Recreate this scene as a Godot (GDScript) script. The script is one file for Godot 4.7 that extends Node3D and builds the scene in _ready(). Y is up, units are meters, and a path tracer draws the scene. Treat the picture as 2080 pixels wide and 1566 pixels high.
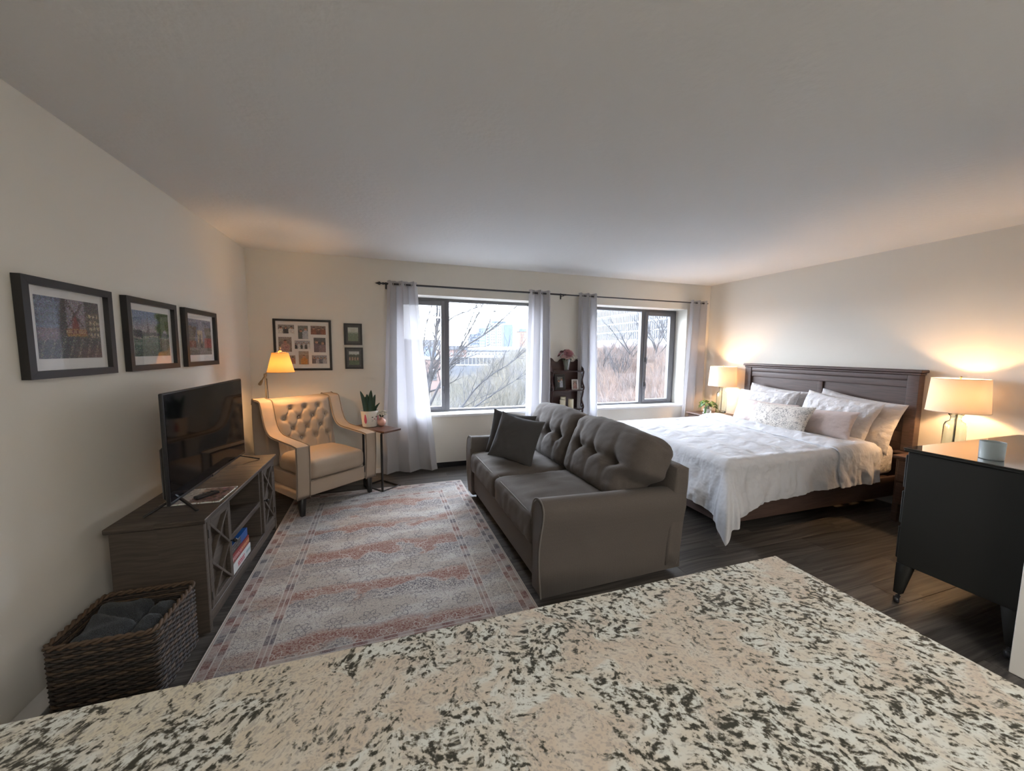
extends Node3D
# A studio flat: living corner, bed and windows seen across a granite counter. Units are metres, y is up; the camera stands at x = 0, z = 0.

const XL := -1.375   # left wall
const XR := 4.59     # right wall
const ZB := -4.5     # window wall
const ZF := 2.2      # wall behind the camera
const CH := 2.43     # ceiling
const ZW := -4.737   # plane of the window frames


class MB:
	var v := PackedVector3Array()
	var uv := PackedVector2Array()
	var ix := PackedInt32Array()
	var col := PackedColorArray()
	var x := Transform3D()
	var tint := Color.WHITE
	var tinted := false

	func p(a: Vector3, u := Vector2.ZERO) -> int:
		v.append(x * a)
		uv.append(u)
		col.append(tint)
		return v.size() - 1

	func tri(a: int, b: int, c: int) -> void:
		ix.append(a)
		ix.append(c)
		ix.append(b)

	func quad(a: int, b: int, c: int, d: int) -> void:
		tri(a, b, c)
		tri(a, c, d)

	func out(l: Array, mid: Vector3) -> void:
		# a face turned away from mid
		var n: Vector3 = (v[l[1]] - v[l[0]]).cross(v[l[2]] - v[l[0]])
		var c := Vector3.ZERO
		for k in l:
			c += v[k] / l.size()
		if n.dot(c - mid) < 0.0:
			l = l.duplicate()
			l.reverse()
		if l.size() == 3:
			tri(l[0], l[1], l[2])
		else:
			quad(l[0], l[1], l[2], l[3])

	func box(c: Vector3, s: Vector3, b := 0.004, turn := Basis()) -> void:
		var h := s / 2.0
		b = minf(b, minf(h.x, minf(h.y, h.z)) * 0.9)
		var mid := x * c
		var id := {}
		for sx in [-1, 1]:
			for sy in [-1, 1]:
				for sz in [-1, 1]:
					var g := Vector3(sx, sy, sz)
					for k in 3:
						var q := g * (h - Vector3(b, b, b))
						q[k] = g[k] * h[k]
						var u := Vector2(q.x + c.x, q.z + c.z) if k == 1 else (Vector2(q.z + c.z, q.y + c.y) if k == 0 else Vector2(q.x + c.x, q.y + c.y))
						id[[sx, sy, sz, k]] = p(c + turn * q, u)
		for k in 3:
			var a := (k + 1) % 3
			var d := (k + 2) % 3
			for s1 in [-1, 1]:
				var l := []
				for st in [[-1, -1], [1, -1], [1, 1], [-1, 1]]:
					var g := [0, 0, 0]
					g[k] = s1
					g[a] = st[0]
					g[d] = st[1]
					l.append(id[[g[0], g[1], g[2], k]])
				out(l, mid)
				for s2 in [-1, 1]:
					var g1 := [0, 0, 0]
					var g2 := [0, 0, 0]
					g1[k] = s1
					g2[k] = s1
					g1[a] = s2
					g2[a] = s2
					g1[d] = -1
					g2[d] = 1
					out([id[[g1[0], g1[1], g1[2], k]], id[[g2[0], g2[1], g2[2], k]], id[[g2[0], g2[1], g2[2], a]], id[[g1[0], g1[1], g1[2], a]]], mid)
		for sx in [-1, 1]:
			for sy in [-1, 1]:
				for sz in [-1, 1]:
					out([id[[sx, sy, sz, 0]], id[[sx, sy, sz, 1]], id[[sx, sy, sz, 2]]], mid)

	func span(a: Vector3, b: Vector3, bevel := 0.004) -> void:
		# a box between two corners
		box((a + b) / 2.0, (b - a).abs(), bevel)

	func bar(a: Vector3, b: Vector3, w: float, d: float, bevel := 0.002, up := Vector3.UP) -> void:
		# a straight bar of section w by d from a to b
		var t := (b - a).normalized()
		if absf(t.dot(up)) > 0.99:
			up = Vector3.RIGHT
		var s := up.cross(t).normalized()
		box((a + b) / 2.0, Vector3(w, d, a.distance_to(b)), bevel, Basis(s, t.cross(s), t))

	func tube(pts: Array, rad, sides := 8, caps := true, closed := false) -> void:
		var n := pts.size()
		var rings := []
		var nn := Vector3.ZERO
		for i in n:
			var t: Vector3
			if closed:
				t = pts[(i + 1) % n] - pts[(i - 1 + n) % n]
			else:
				t = pts[mini(i + 1, n - 1)] - pts[maxi(i - 1, 0)]
			t = t.normalized()
			if i == 0:
				nn = t.cross(Vector3.UP if absf(t.y) < 0.9 else Vector3.RIGHT).normalized()
			else:
				nn = (nn - t * nn.dot(t)).normalized()
			var bb := t.cross(nn)
			var r: float = rad[i] if rad is Array else rad
			var ring := []
			for k in sides:
				var a := TAU * k / sides
				ring.append(p(pts[i] + (nn * cos(a) + bb * sin(a)) * r, Vector2(float(k) / sides, float(i) / n)))
			rings.append(ring)
		for i in (n if closed else n - 1):
			var r1: Array = rings[i]
			var r2: Array = rings[(i + 1) % n]
			for k in sides:
				quad(r1[k], r1[(k + 1) % sides], r2[(k + 1) % sides], r2[k])
		if caps and not closed:
			var c1 := p(pts[0])
			var c2 := p(pts[n - 1])
			for k in sides:
				tri(c1, rings[0][(k + 1) % sides], rings[0][k])
				tri(c2, rings[n - 1][k], rings[n - 1][(k + 1) % sides])

	func lathe(prof: Array, segs := 24, at := Vector3.ZERO) -> void:
		# prof: Vector2(radius, height) from the bottom up along the outside
		var rings := []
		for j in prof.size():
			var ring := []
			for k in segs:
				var a := TAU * k / segs
				ring.append(p(at + Vector3(prof[j].x * cos(a), prof[j].y, prof[j].x * sin(a)), Vector2(float(k) / segs, float(j) / prof.size())))
			rings.append(ring)
		for j in prof.size() - 1:
			for k in segs:
				quad(rings[j][k], rings[j + 1][k], rings[j + 1][(k + 1) % segs], rings[j][(k + 1) % segs])

	func grid(nu: int, nv: int, f: Callable, wrap_u := false, wrap_v := false, flip := false) -> void:
		var id := []
		var cu := nu if wrap_u else nu + 1
		var cv := nv if wrap_v else nv + 1
		for i in cu:
			var row := []
			for j in cv:
				var u := float(i) / nu
				var w := float(j) / nv
				row.append(p(f.call(u, w), Vector2(u, w)))
			id.append(row)
		for i in nu:
			for j in nv:
				var i2 := (i + 1) % cu
				var j2 := (j + 1) % cv
				if flip:
					quad(id[i][j], id[i][j2], id[i2][j2], id[i2][j])
				else:
					quad(id[i][j], id[i2][j], id[i2][j2], id[i][j2])

	func plate(poly: PackedVector2Array, depth: float, b := 0.003, holes := []) -> void:
		# an outline in x, y with a thickness along z (0 to depth); holes are given as separate outlines, bridged in
		if Geometry2D.is_polygon_clockwise(poly):
			poly = poly.duplicate()
			poly.reverse()
		var n := poly.size()
		var ins := PackedVector2Array()
		for i in n:
			var e1: Vector2 = (poly[i] - poly[(i - 1 + n) % n]).normalized()
			var e2: Vector2 = (poly[(i + 1) % n] - poly[i]).normalized()
			var m := Vector2(-e1.y, e1.x) + Vector2(-e2.y, e2.x)
			m = m.normalized() if m.length() > 0.01 else Vector2.ZERO
			ins.append(poly[i] + m * b)
		var lay := []
		for s in [[ins, 0.0], [poly, b], [poly, depth - b], [ins, depth]]:
			var row := []
			for q in s[0]:
				row.append(p(Vector3(q.x, q.y, s[1]), q))
			lay.append(row)
		for k in 3:
			for i in n:
				quad(lay[k][i], lay[k][(i + 1) % n], lay[k + 1][(i + 1) % n], lay[k + 1][i])
		var t := Geometry2D.triangulate_polygon(ins)
		var f0 := []
		var f1 := []
		for q in ins:
			f0.append(p(Vector3(q.x, q.y, 0), q))
			f1.append(p(Vector3(q.x, q.y, depth), q))
		for k in range(0, t.size(), 3):
			var a: Vector2 = ins[t[k]]
			var ccw: bool = (ins[t[k + 1]] - a).cross(ins[t[k + 2]] - a) > 0.0
			if ccw:
				tri(f1[t[k]], f1[t[k + 1]], f1[t[k + 2]])
				tri(f0[t[k]], f0[t[k + 2]], f0[t[k + 1]])
			else:
				tri(f1[t[k]], f1[t[k + 2]], f1[t[k + 1]])
				tri(f0[t[k]], f0[t[k + 1]], f0[t[k + 2]])

	func soft(s: Vector3, r: float, n: int, f: Callable, c := Vector3.ZERO) -> void:
		# a rounded box whose points pass through f(position, direction)
		var h := s / 2.0
		var id := {}
		for k in 3:
			var a := (k + 1) % 3
			var d := (k + 2) % 3
			var na := maxi(4, int(n * s[a] / maxf(s.x, maxf(s.y, s.z))))
			var nd := maxi(4, int(n * s[d] / maxf(s.x, maxf(s.y, s.z))))
			for sg in [-1.0, 1.0]:
				var rows := []
				for i in na + 1:
					var row := []
					for j in nd + 1:
						var q := Vector3.ZERO
						q[k] = sg * h[k]
						q[a] = h[a] * _ease(-1.0 + 2.0 * i / na, r / h[a])
						q[d] = h[d] * _ease(-1.0 + 2.0 * j / nd, r / h[d])
						var inner := q.clamp(-(h - Vector3(r, r, r)), h - Vector3(r, r, r))
						var dir := (q - inner).normalized()
						var pos := inner + dir * r
						var key := Vector3i((q * 20000.0).round())
						if not id.has(key):
							id[key] = p(c + f.call(pos, dir), Vector2(pos[a], pos[d]))
						row.append(id[key])
					rows.append(row)
				for i in na:
					for j in nd:
						if sg > 0:
							quad(rows[i][j], rows[i + 1][j], rows[i + 1][j + 1], rows[i][j + 1])
						else:
							quad(rows[i][j], rows[i][j + 1], rows[i + 1][j + 1], rows[i + 1][j])

	func _ease(t: float, _e: float) -> float:
		return sin(t * PI / 2.0) * 0.35 + t * 0.65

	func done() -> ArrayMesh:
		var nn := PackedVector3Array()
		nn.resize(v.size())
		for k in range(0, ix.size(), 3):
			var a := ix[k]
			var b := ix[k + 2]
			var c := ix[k + 1]
			var n := (v[b] - v[a]).cross(v[c] - v[a])
			nn[a] += n
			nn[b] += n
			nn[c] += n
		for k in nn.size():
			nn[k] = nn[k].normalized() if nn[k].length_squared() > 1e-20 else Vector3.UP
		var arr := []
		arr.resize(Mesh.ARRAY_MAX)
		arr[Mesh.ARRAY_VERTEX] = v
		arr[Mesh.ARRAY_NORMAL] = nn
		arr[Mesh.ARRAY_TEX_UV] = uv
		if tinted:
			arr[Mesh.ARRAY_COLOR] = col
		arr[Mesh.ARRAY_INDEX] = ix
		var m := ArrayMesh.new()
		m.add_surface_from_arrays(Mesh.PRIMITIVE_TRIANGLES, arr)
		return m


var taken := {}
var M := {}
var rng := RandomNumberGenerator.new()
var nz := FastNoiseLite.new()


func numbered(called: String) -> String:
	taken[called] = taken.get(called, -1) + 1
	return called if taken[called] == 0 else "%s_%03d" % [called, taken[called]]


func tag(o: Node, label: String, category: String, group := "", kind := "") -> void:
	if label:
		o.set_meta("label", label)
	if category:
		o.set_meta("category", category)
	if group:
		o.set_meta("group", group)
	if kind:
		o.set_meta("kind", kind)


func thing(called: String, label: String, category: String, at := Vector3.ZERO, turn := 0.0, group := "") -> Node3D:
	var o := Node3D.new()
	o.name = numbered(called)
	add_child(o)
	o.position = at
	o.rotation.y = turn
	tag(o, label, category, group)
	return o


func part(parent: Node, called: String, m, material: Material, label := "") -> MeshInstance3D:
	var o := MeshInstance3D.new()
	o.name = called
	o.mesh = m.done() if m is MB else m
	o.material_override = material
	parent.add_child(o, true)
	if label:
		o.set_meta("label", label)
	return o


func solo(called: String, label: String, category: String, m, material: Material, at := Vector3.ZERO, turn := 0.0, group := "") -> MeshInstance3D:
	var o := part(self, numbered(called), m, material)
	o.position = at
	o.rotation.y = turn
	tag(o, label, category, group)
	return o


func shell(called: String, m, material: Material) -> MeshInstance3D:
	var o := part(self, called, m, material)
	o.set_meta("kind", "structure")
	return o


func mat(called: String, c: Color, rough := 0.7, metal := 0.0) -> StandardMaterial3D:
	var m := StandardMaterial3D.new()
	m.resource_name = called
	m.albedo_color = c
	m.roughness = rough
	m.metallic = metal
	M[called] = m
	return m


func lin(r: float, g: float, b: float) -> Color:
	return Color(r, g, b).linear_to_srgb()


func noise(freq: float, octaves := 4, sd := 1, kind := FastNoiseLite.TYPE_SIMPLEX_SMOOTH) -> FastNoiseLite:
	var f := FastNoiseLite.new()
	f.noise_type = kind
	f.frequency = freq
	f.fractal_octaves = octaves
	f.seed = sd
	return f


func tex(im: Image) -> ImageTexture:
	return ImageTexture.create_from_image(im)


func bump(m: StandardMaterial3D, t: Texture2D, cm: float, scale: float) -> void:
	m.heightmap_enabled = true
	m.heightmap_texture = t
	m.heightmap_scale = cm
	m.uv1_triplanar = true
	m.uv1_scale = Vector3(scale, scale, scale)


# ramp: rows of [value, colour]
func ramp(stops: Array, t: float) -> Color:
	if t <= stops[0][0]:
		return stops[0][1]
	for k in stops.size() - 1:
		if t <= stops[k + 1][0]:
			return stops[k][1].lerp(stops[k + 1][1], (t - stops[k][0]) / (stops[k + 1][0] - stops[k][0]))
	return stops[-1][1]


func sst(a: float, b: float, t: float) -> float:
	return smoothstep(a, b, t)


func arc(c: Vector3, a: Vector3, b: Vector3, n: int, from := 0.0, to := TAU) -> Array:
	var l := []
	for k in n + 1:
		var t := from + (to - from) * k / n
		l.append(c + a * cos(t) + b * sin(t))
	return l


func curve(pts: Array, per := 6, closed := false) -> Array:
	# a smooth line through the points
	var l := []
	var n := pts.size()
	for i in (n if closed else n - 1):
		var p0 = pts[(i - 1 + n) % n] if closed or i > 0 else pts[0]
		var p1 = pts[i]
		var p2 = pts[(i + 1) % n]
		var p3 = pts[(i + 2) % n] if closed or i + 2 < n else pts[n - 1]
		for k in per:
			var t := float(k) / per
			l.append(p1.cubic_interpolate(p2, p0, p3, t))
	if not closed:
		l.append(pts[n - 1])
	return l


func _ready() -> void:
	rng.seed = 7
	nz.seed = 3
	nz.frequency = 1.0
	# camera
	var cam := Camera3D.new()
	cam.name = "camera"
	add_child(cam)
	cam.fov = rad_to_deg(2.0 * atan(783.0 / 757.4))
	cam.near = 0.02
	cam.far = 2000.0
	cam.position = Vector3(0, 1.43, 0)
	cam.rotation_degrees = Vector3(-5.297, -18.09, 0.616)
	cam.current = true
	# overcast winter sky and exposure
	var sky_look := ProceduralSkyMaterial.new()
	sky_look.sky_top_color = Color(0.88, 0.93, 1.0)
	sky_look.sky_horizon_color = Color(0.92, 0.95, 1.0)
	sky_look.sky_curve = 0.3
	sky_look.ground_bottom_color = Color(0.30, 0.30, 0.32)
	sky_look.ground_horizon_color = Color(0.55, 0.56, 0.60)
	var sky := Sky.new()
	sky.sky_material = sky_look
	var env := Environment.new()
	env.background_mode = Environment.BG_SKY
	env.sky = sky
	env.background_energy_multiplier = SKY
	env.tonemap_mode = Environment.TONE_MAPPER_LINEAR
	env.tonemap_exposure = EXPOSURE
	env.sdfgi_enabled = true
	env.ssao_enabled = true
	env.ssil_enabled = true
	var we := WorldEnvironment.new()
	we.name = "environment"
	we.environment = env
	add_child(we)

	materials()
	room()
	windows()
	kitchen()
	kitchen_light()
	big_things()
	bed_things()
	wall_things()
	small_things()
	outside()
	# more


const TABLE_LAMP := 0.175
const FLOOR_LAMP := 0.15
const PANEL := 2.9
const SKY := 11.5
const EXPOSURE := 2.75


func grain_image(w: int, h: int, across: float, along: float, sd: int, lo: float, hi: float) -> Image:
	var a := noise(1.0, 4, sd)
	var b := noise(1.0, 2, sd + 1)
	var im := Image.create(w, h, false, Image.FORMAT_RGB8)
	for j in h:
		for i in w:
			var x := float(i) / w
			var y := float(j) / h
			var warp := b.get_noise_2d(x * 2.0, y * 2.0) * 0.22
			var t := 0.5 + 0.55 * a.get_noise_2d(x * along, (y + warp * 0.12) * across) + 0.25 * b.get_noise_2d(x * along * 2.0, y * across * 4.0)
			t = clampf(lo + (hi - lo) * t, 0.0, 1.0)
			im.set_pixel(i, j, Color(t, t, t))
	return im


func weave_image(n: int, sd: int, lo: float) -> Image:
	var a := noise(0.35, 2, sd)
	var im := Image.create(n, n, false, Image.FORMAT_RGB8)
	for j in n:
		for i in n:
			var over := (int(i / 4) + int(j / 4)) % 2 == 0
			var t := absf(sin(PI * (i % 4 + 0.5) / 4.0)) if over else absf(sin(PI * (j % 4 + 0.5) / 4.0))
			t = clampf(0.55 * t + 0.45 + 0.45 * a.get_noise_2d(i, j), 0.0, 1.0)
			t = lo + (1.0 - lo) * t
			im.set_pixel(i, j, Color(t, t, t))
	return im


func granite_image() -> Image:
	# one pixel is one millimetre
	var w := 1536
	var h := 768
	var im := Image.create(w, h, false, Image.FORMAT_RGB8)
	var patch := noise(0.0040, 3, 19)
	var dens := noise(0.0075, 2, 12)
	var warp := noise(0.012, 2, 13)
	var blot := noise(0.060, 5, 14)
	blot.fractal_gain = 0.66
	var fleck := noise(0.11, 3, 15)
	var tone := noise(0.020, 3, 16)
	var white := Color(0.815, 0.820, 0.785)
	var cream := Color(0.79, 0.765, 0.705)
	var peach := Color(0.775, 0.715, 0.645)
	var dark := Color(0.21, 0.205, 0.18)
	var olive := Color(0.40, 0.385, 0.325)
	var grey := Color(0.595, 0.58, 0.55)
	for j in h:
		for i in w:
			var fx := float(i)
			var fy := float(j)
			var q := warp.get_noise_2d(fx, fy)
			# the grain leans one way in the left part of the slab and the other way in the right part
			var right := 1.0 if fx + 0.5 * fy + 330.0 * q + 40.0 * fleck.get_noise_2d(fx, fy) > 760.0 else 0.0
			var ang := 0.60 if right > 0.5 else -0.62
			var sx := fx * cos(ang) + fy * sin(ang)
			var sy := fy * cos(ang) - fx * sin(ang)
			sx = sx * 0.82 + q * 10.0
			sy = sy * 1.18 - q * 10.0
			var f := fleck.get_noise_2d(sx, sy)
			var pt := patch.get_noise_2d(fx + q * 50.0, fy - q * 50.0) + 0.12 * f - 0.07 + 0.16 * exp(-pow((fx - 640.0 + 0.3 * fy) / 330.0, 2.0))
			var pk := sst(0.10, 0.20, pt)
			var t := tone.get_noise_2d(sx, sy)
			var d := dens.get_noise_2d(fx, fy)
			var k := blot.get_noise_2d(sx, sy) + 0.26 * f + 0.24 * d - 0.17 * pk - 0.015 + 0.075 * sst(640.0, 250.0, fx)
			var c := white.lerp(cream, clampf(0.45 + 1.8 * t, 0.0, 1.0))
			c = c.lerp(Color(0.795, 0.755, 0.665).lerp(peach, sst(250.0, 650.0, fx)), clampf(0.9 * pk + 0.45 * sst(-0.05, 0.12, pt) * (1.0 - pk) + 0.4 * t, 0.0, 1.0))
			c = c.lerp(grey, 0.75 * sst(0.0, 0.13, k))
			c = c.lerp(olive, 0.8 * sst(0.07, 0.20, k))
			c = c.lerp(dark, 0.9 * sst(0.17, 0.32, k + 0.05 * t))
			c = c.lerp(grey, 0.5 * sst(0.26, 0.38, -f) * (1.0 - 0.5 * pk) + 0.55 * pk * sst(0.14, 0.30, f))
			im.set_pixel(i, j, c)
	return im


func rug_image() -> Image:
	# 1.6 m by 2.4 m
	var w := 1024
	var h := 1536
	var im := Image.create(w, h, false, Image.FORMAT_RGB8)
	var fade := noise(1.0, 3, 21)
	var line := noise(26.0, 2, 22)
	var line2 := noise(72.0, 2, 23)
	var streak := noise(1.0, 3, 25)
	var cream := Color(0.675, 0.645, 0.61)
	var red := Color(0.42, 0.215, 0.185)
	var navy := Color(0.235, 0.225, 0.275)
	var rust := Color(0.53, 0.39, 0.33)
	var pale := Color(0.745, 0.73, 0.71)
	for j in h:
		var y := (j + 0.5) / h * 2.4
		var ey := minf(y, 2.4 - y)
		var my := absf(y - 1.2)
		for i in w:
			var x := (i + 0.5) / w * 1.6
			var ex := minf(x, 1.6 - x)
			var d := minf(ex, ey)
			var mx := absf(x - 0.8)
			var f := fade.get_noise_2d(x * 0.55 + 3.0, y * 4.6) + 0.35 * fade.get_noise_2d(x * 5.0, y * 9.0 + 30.0)
			var g := fade.get_noise_2d(x * 1.6 + 9.0, y * 6.0 + 4.0)
			var s := streak.get_noise_2d(x * 16.0, y * 130.0)
			# the worn bands that run across the rug
			var band := sst(0.22, 0.72, 0.5 + 0.5 * sin(y * TAU / 0.41 + 1.6 * fade.get_noise_2d(x * 0.9, y * 1.4) + 0.5)) * sst(-0.5, 0.1, g + 0.25)
			var hue := fade.get_noise_2d(x * 3.2 + 17.0, y * 5.0) + 0.5 * sin(y * TAU / 0.41 + 2.2)
			var warm := band * sst(-0.12, 0.22, hue)
			var cool := band * sst(-0.12, 0.22, -hue)
			var c := cream.lerp(pale, clampf(0.5 + g * 2.0, 0.0, 1.0))
			var l1 := line.get_noise_2d(mx, my)
			var l2 := line2.get_noise_2d(mx, my)
			var lo := 1.0 - sst(0.03, 0.09, absf(l1))
			var l2o := 1.0 - sst(0.05, 0.13, absf(l2))
			if d > 0.285:
				c = c.lerp(rust, 0.65 * warm).lerp(red, 0.85 * warm * sst(-0.45, 0.05, l2 + 0.5 * s)).lerp(navy, 0.80 * cool * sst(-0.45, 0.05, -l2 + 0.5 * s))
				# rosettes in a lattice round a medallion, pale on the dyed parts and dark on the worn ones
				var row := floorf(my / 0.165)
				var cx := fposmod(mx + (0.0825 if fposmod(row, 2.0) > 0.5 else 0.0), 0.165) - 0.0825
				var cy := fposmod(my, 0.165) - 0.0825
				var rr := sqrt(cx * cx + cy * cy)
				var an := atan2(cy, cx)
				var ros := absf(rr - 0.042 - 0.010 * cos(an * 6.0))
				var ros2 := absf(rr - 0.019 - 0.006 * cos(an * 6.0 + PI))
				var mr := sqrt(mx * mx + my * my * 0.64)
				var ma := atan2(my * 0.8, mx)
				var med := minf(absf(mr - 0.27 - 0.035 * cos(ma * 12.0)), absf(mr - 0.14 - 0.030 * cos(ma * 8.0)))
				var ink := maxf(1.0 - sst(0.0016, 0.0042, minf(minf(ros, ros2), med)), maxf(0.75 * lo, 0.55 * l2o))
				c = c.lerp(pale if warm + cool > 0.42 else navy, ink * (0.85 if warm + cool > 0.42 else 0.62))
			elif d > 0.09 and d < 0.235:
				var bx := y if ex < ey else x
				var wave := absf((d - 0.162) - 0.042 * sin(bx * 24.0))
				var ph := fposmod(bx * 24.0 / PI - 0.5, 1.0) - 0.5
				var fl := sqrt(pow(ph * 0.13, 2.0) + pow(d - 0.162 - 0.030 * sign(sin(bx * 24.0)), 2.0))
				var petal := absf(fl - 0.016 - 0.004 * cos(ph * 30.0))
				c = c.lerp(rust, 0.35 * warm).lerp(navy, 0.25 * cool)
				c = c.lerp(navy, 0.7 * maxf(0.55 * (1.0 - sst(0.002, 0.005, minf(wave + 0.02 * absf(l1), petal))), maxf(0.8 * l2o, 0.75 * lo))).lerp(red, 0.5 * lo * warm)
			else:
				var along := y if ex < ey else x
				var blk := fposmod(along * 7.0 + (0.5 if d > 0.05 else 0.0), 1.0)
				var on := sst(0.0, 0.05, blk) * (1.0 - sst(0.45, 0.5, blk))
				var dye := sst(-0.25, 0.25, f + 0.3 * g)
				c = c.lerp(red.lerp(navy, 0.2 + 0.8 * (1.0 - dye)), (0.40 + 0.45 * on) * (0.30 + 0.70 * sst(-0.3, 0.2, g + 0.2)))
				c = c.lerp(pale, 0.55 * maxf(l2o, 0.6 * lo))
			for b in [0.012, 0.054, 0.088, 0.236, 0.262, 0.286]:
				c = c.lerp(pale, 0.8 * (1.0 - sst(0.0018, 0.004, absf(d - b))))
			if d < 0.010:
				c = cream.lerp(rust, 0.25)
			# wear of the pile
			c = c.lerp(cream, clampf(0.06 + 1.1 * s, 0.0, 0.70))
			im.set_pixel(i, j, c)
	return im


func materials() -> void:
	var m: StandardMaterial3D
	# bumps shared by several surfaces
	var knock := noise(0.03, 4, 31)
	var plaster := tex(knock.get_seamless_image(512, 512))
	var fuzz := tex(noise(0.25, 3, 32).get_seamless_image(256, 256))
	var crumple := tex(noise(0.012, 3, 33).get_seamless_image(512, 512))
	var weave := tex(weave_image(256, 34, 0.45))
	var linen := tex(weave_image(256, 35, 0.75))
	var wood := tex(grain_image(512, 512, 34.0, 1.4, 36, 0.42, 1.0))
	var wood2 := tex(grain_image(512, 512, 40.0, 2.0, 38, 0.72, 1.0))
	M.fuzz = fuzz
	M.wood_tex = wood2
	mat("wall_paint", lin(0.71, 0.68, 0.615), 0.85)
	bump(M.wall_paint, plaster, 0.02, 1.6)
	mat("ceiling_paint", lin(0.70, 0.695, 0.68), 0.9)
	bump(M.ceiling_paint, plaster, 0.12, 1.3)
	mat("trim_white", lin(0.74, 0.735, 0.72), 0.45)
	mat("sill_white", lin(0.78, 0.79, 0.79), 0.35)
	mat("gap_black", lin(0.012, 0.012, 0.014), 0.8)
	for k in 3:
		m = mat("plank_%d" % k, [lin(0.155, 0.136, 0.120), lin(0.128, 0.114, 0.102), lin(0.178, 0.155, 0.135)][k], 0.42)
		m.albedo_texture = wood
		m.roughness_texture = null
		m.metallic_specular = 0.45
	mat("subfloor", lin(0.02, 0.018, 0.016), 0.9)
	mat("window_bronze", lin(0.120, 0.118, 0.125), 0.5)
	m = mat("glass_pane", Color(0.95, 0.98, 1.0, 0.04), 0.0)
	m.transparency = BaseMaterial3D.TRANSPARENCY_ALPHA
	m = mat("picture_glass", Color(1, 1, 1, 0.02), 0.02)
	m.transparency = BaseMaterial3D.TRANSPARENCY_ALPHA
	m = mat("sheer", Color(lin(0.56, 0.55, 0.555), 0.988), 0.9)
	m.transparency = BaseMaterial3D.TRANSPARENCY_ALPHA
	m.backlight_enabled = true
	m.backlight = Color(0.82, 0.82, 0.84)
	m.albedo_texture = linen
	m.uv1_triplanar = true
	m.uv1_scale = Vector3(6, 6, 6)
	mat("steel_dark", lin(0.05, 0.05, 0.055), 0.4, 0.6)
	mat("steel", lin(0.55, 0.53, 0.50), 0.3, 1.0)
	mat("brass_dull", lin(0.42, 0.33, 0.22), 0.35, 1.0)
	# seats
	m = mat("sofa_cloth", lin(0.122, 0.103, 0.090), 0.92)
	m.albedo_texture = weave
	bump(m, weave, 0.08, 3.6)
	m.rim_enabled = true
	m.rim = 0.25
	m.rim_tint = 0.6
	m = mat("pillow_cloth", lin(0.072, 0.070, 0.070), 0.95)
	m.albedo_texture = weave
	bump(m, weave, 0.05, 9.0)
	mat("sofa_welt", lin(0.16, 0.145, 0.13), 0.9)
	m = mat("chair_cloth", lin(0.42, 0.335, 0.26), 0.9)
	m.albedo_texture = linen
	bump(m, linen, 0.03, 8.0)
	mat("chair_piping", lin(0.20, 0.155, 0.115), 0.9)
	mat("leg_black", lin(0.012, 0.011, 0.010), 0.35)
	# timber
	m = mat("stand_wood", lin(0.115, 0.086, 0.064), 0.5)
	m.albedo_texture = wood
	m.uv1_triplanar = true
	m.uv1_scale = Vector3(0.9, 1.1, 0.9)
	m = mat("stand_wood_up", lin(0.092, 0.071, 0.054), 0.6)
	m.albedo_texture = wood2
	m.uv1_triplanar = true
	m.uv1_scale = Vector3(1.6, 1.6, 1.6)
	m = mat("bed_wood", lin(0.115, 0.072, 0.060), 0.42)
	m.albedo_texture = wood2
	m.uv1_triplanar = true
	m.uv1_scale = Vector3(1.2, 1.2, 1.2)
	m = mat("night_wood", lin(0.135, 0.078, 0.060), 0.4)
	m.albedo_texture = wood2
	m.uv1_triplanar = true
	m.uv1_scale = Vector3(1.2, 1.2, 1.2)
	m = mat("table_wood", lin(0.20, 0.095, 0.065), 0.4)
	m.albedo_texture = wood
	m.uv1_triplanar = true
	m.uv1_scale = Vector3(1.5, 1.5, 1.5)
	m = mat("shelf_wood", lin(0.075, 0.035, 0.030), 0.3)
	m.albedo_texture = wood2
	m.uv1_triplanar = true
	m = mat("dresser_paint", lin(0.016, 0.0155, 0.013), 0.6)
	m.metallic_specular = 0.35
	mat("frame_black", lin(0.016, 0.015, 0.015), 0.4)
	mat("mat_board", lin(0.66, 0.65, 0.63), 0.9)
	mat("tv_plastic", lin(0.010, 0.010, 0.011), 0.3)
	m = mat("tv_glass", lin(0.005, 0.005, 0.006), 0.06)
	m.metallic_specular = 0.22
	m = mat("granite", lin(0.84, 0.85, 0.87), 0.22)
	m.albedo_texture = tex(granite_image())
	mat("cabinet_paint", lin(0.55, 0.54, 0.52), 0.5)
	m = mat("rug_pile", lin(0.86, 0.85, 0.84), 0.95)
	m.albedo_texture = tex(rug_image())
	mat("rug_edge", lin(0.45, 0.40, 0.36), 0.95)
	# bedding
	m = mat("duvet_cotton", lin(0.57, 0.575, 0.60), 0.85)
	bump(m, crumple, 0.9, 1.4)
	m = mat("sheet_cotton", lin(0.60, 0.585, 0.59), 0.85)
	bump(m, crumple, 1.0, 2.2)
	m = mat("blush_cotton", lin(0.59, 0.50, 0.475), 0.85)
	bump(m, crumple, 0.6, 2.0)
	# lamps
	m = mat("shade_linen", lin(0.66, 0.61, 0.54), 0.9)
	m.backlight_enabled = true
	m.backlight = Color(0.50, 0.46, 0.41)
	m.albedo_texture = linen
	m.uv1_triplanar = true
	m.uv1_scale = Vector3(7, 7, 7)
	m = mat("shade_amber", lin(0.62, 0.40, 0.15), 0.9)
	m.backlight_enabled = true
	m.backlight = Color(0.29, 0.215, 0.105)
	m = mat("bulb_glow", Color(1, 0.9, 0.75), 0.5)
	m.emission_enabled = true
	m.emission = Color(1.0, 0.84, 0.60)
	m.emission_energy_multiplier = 6.0
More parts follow.
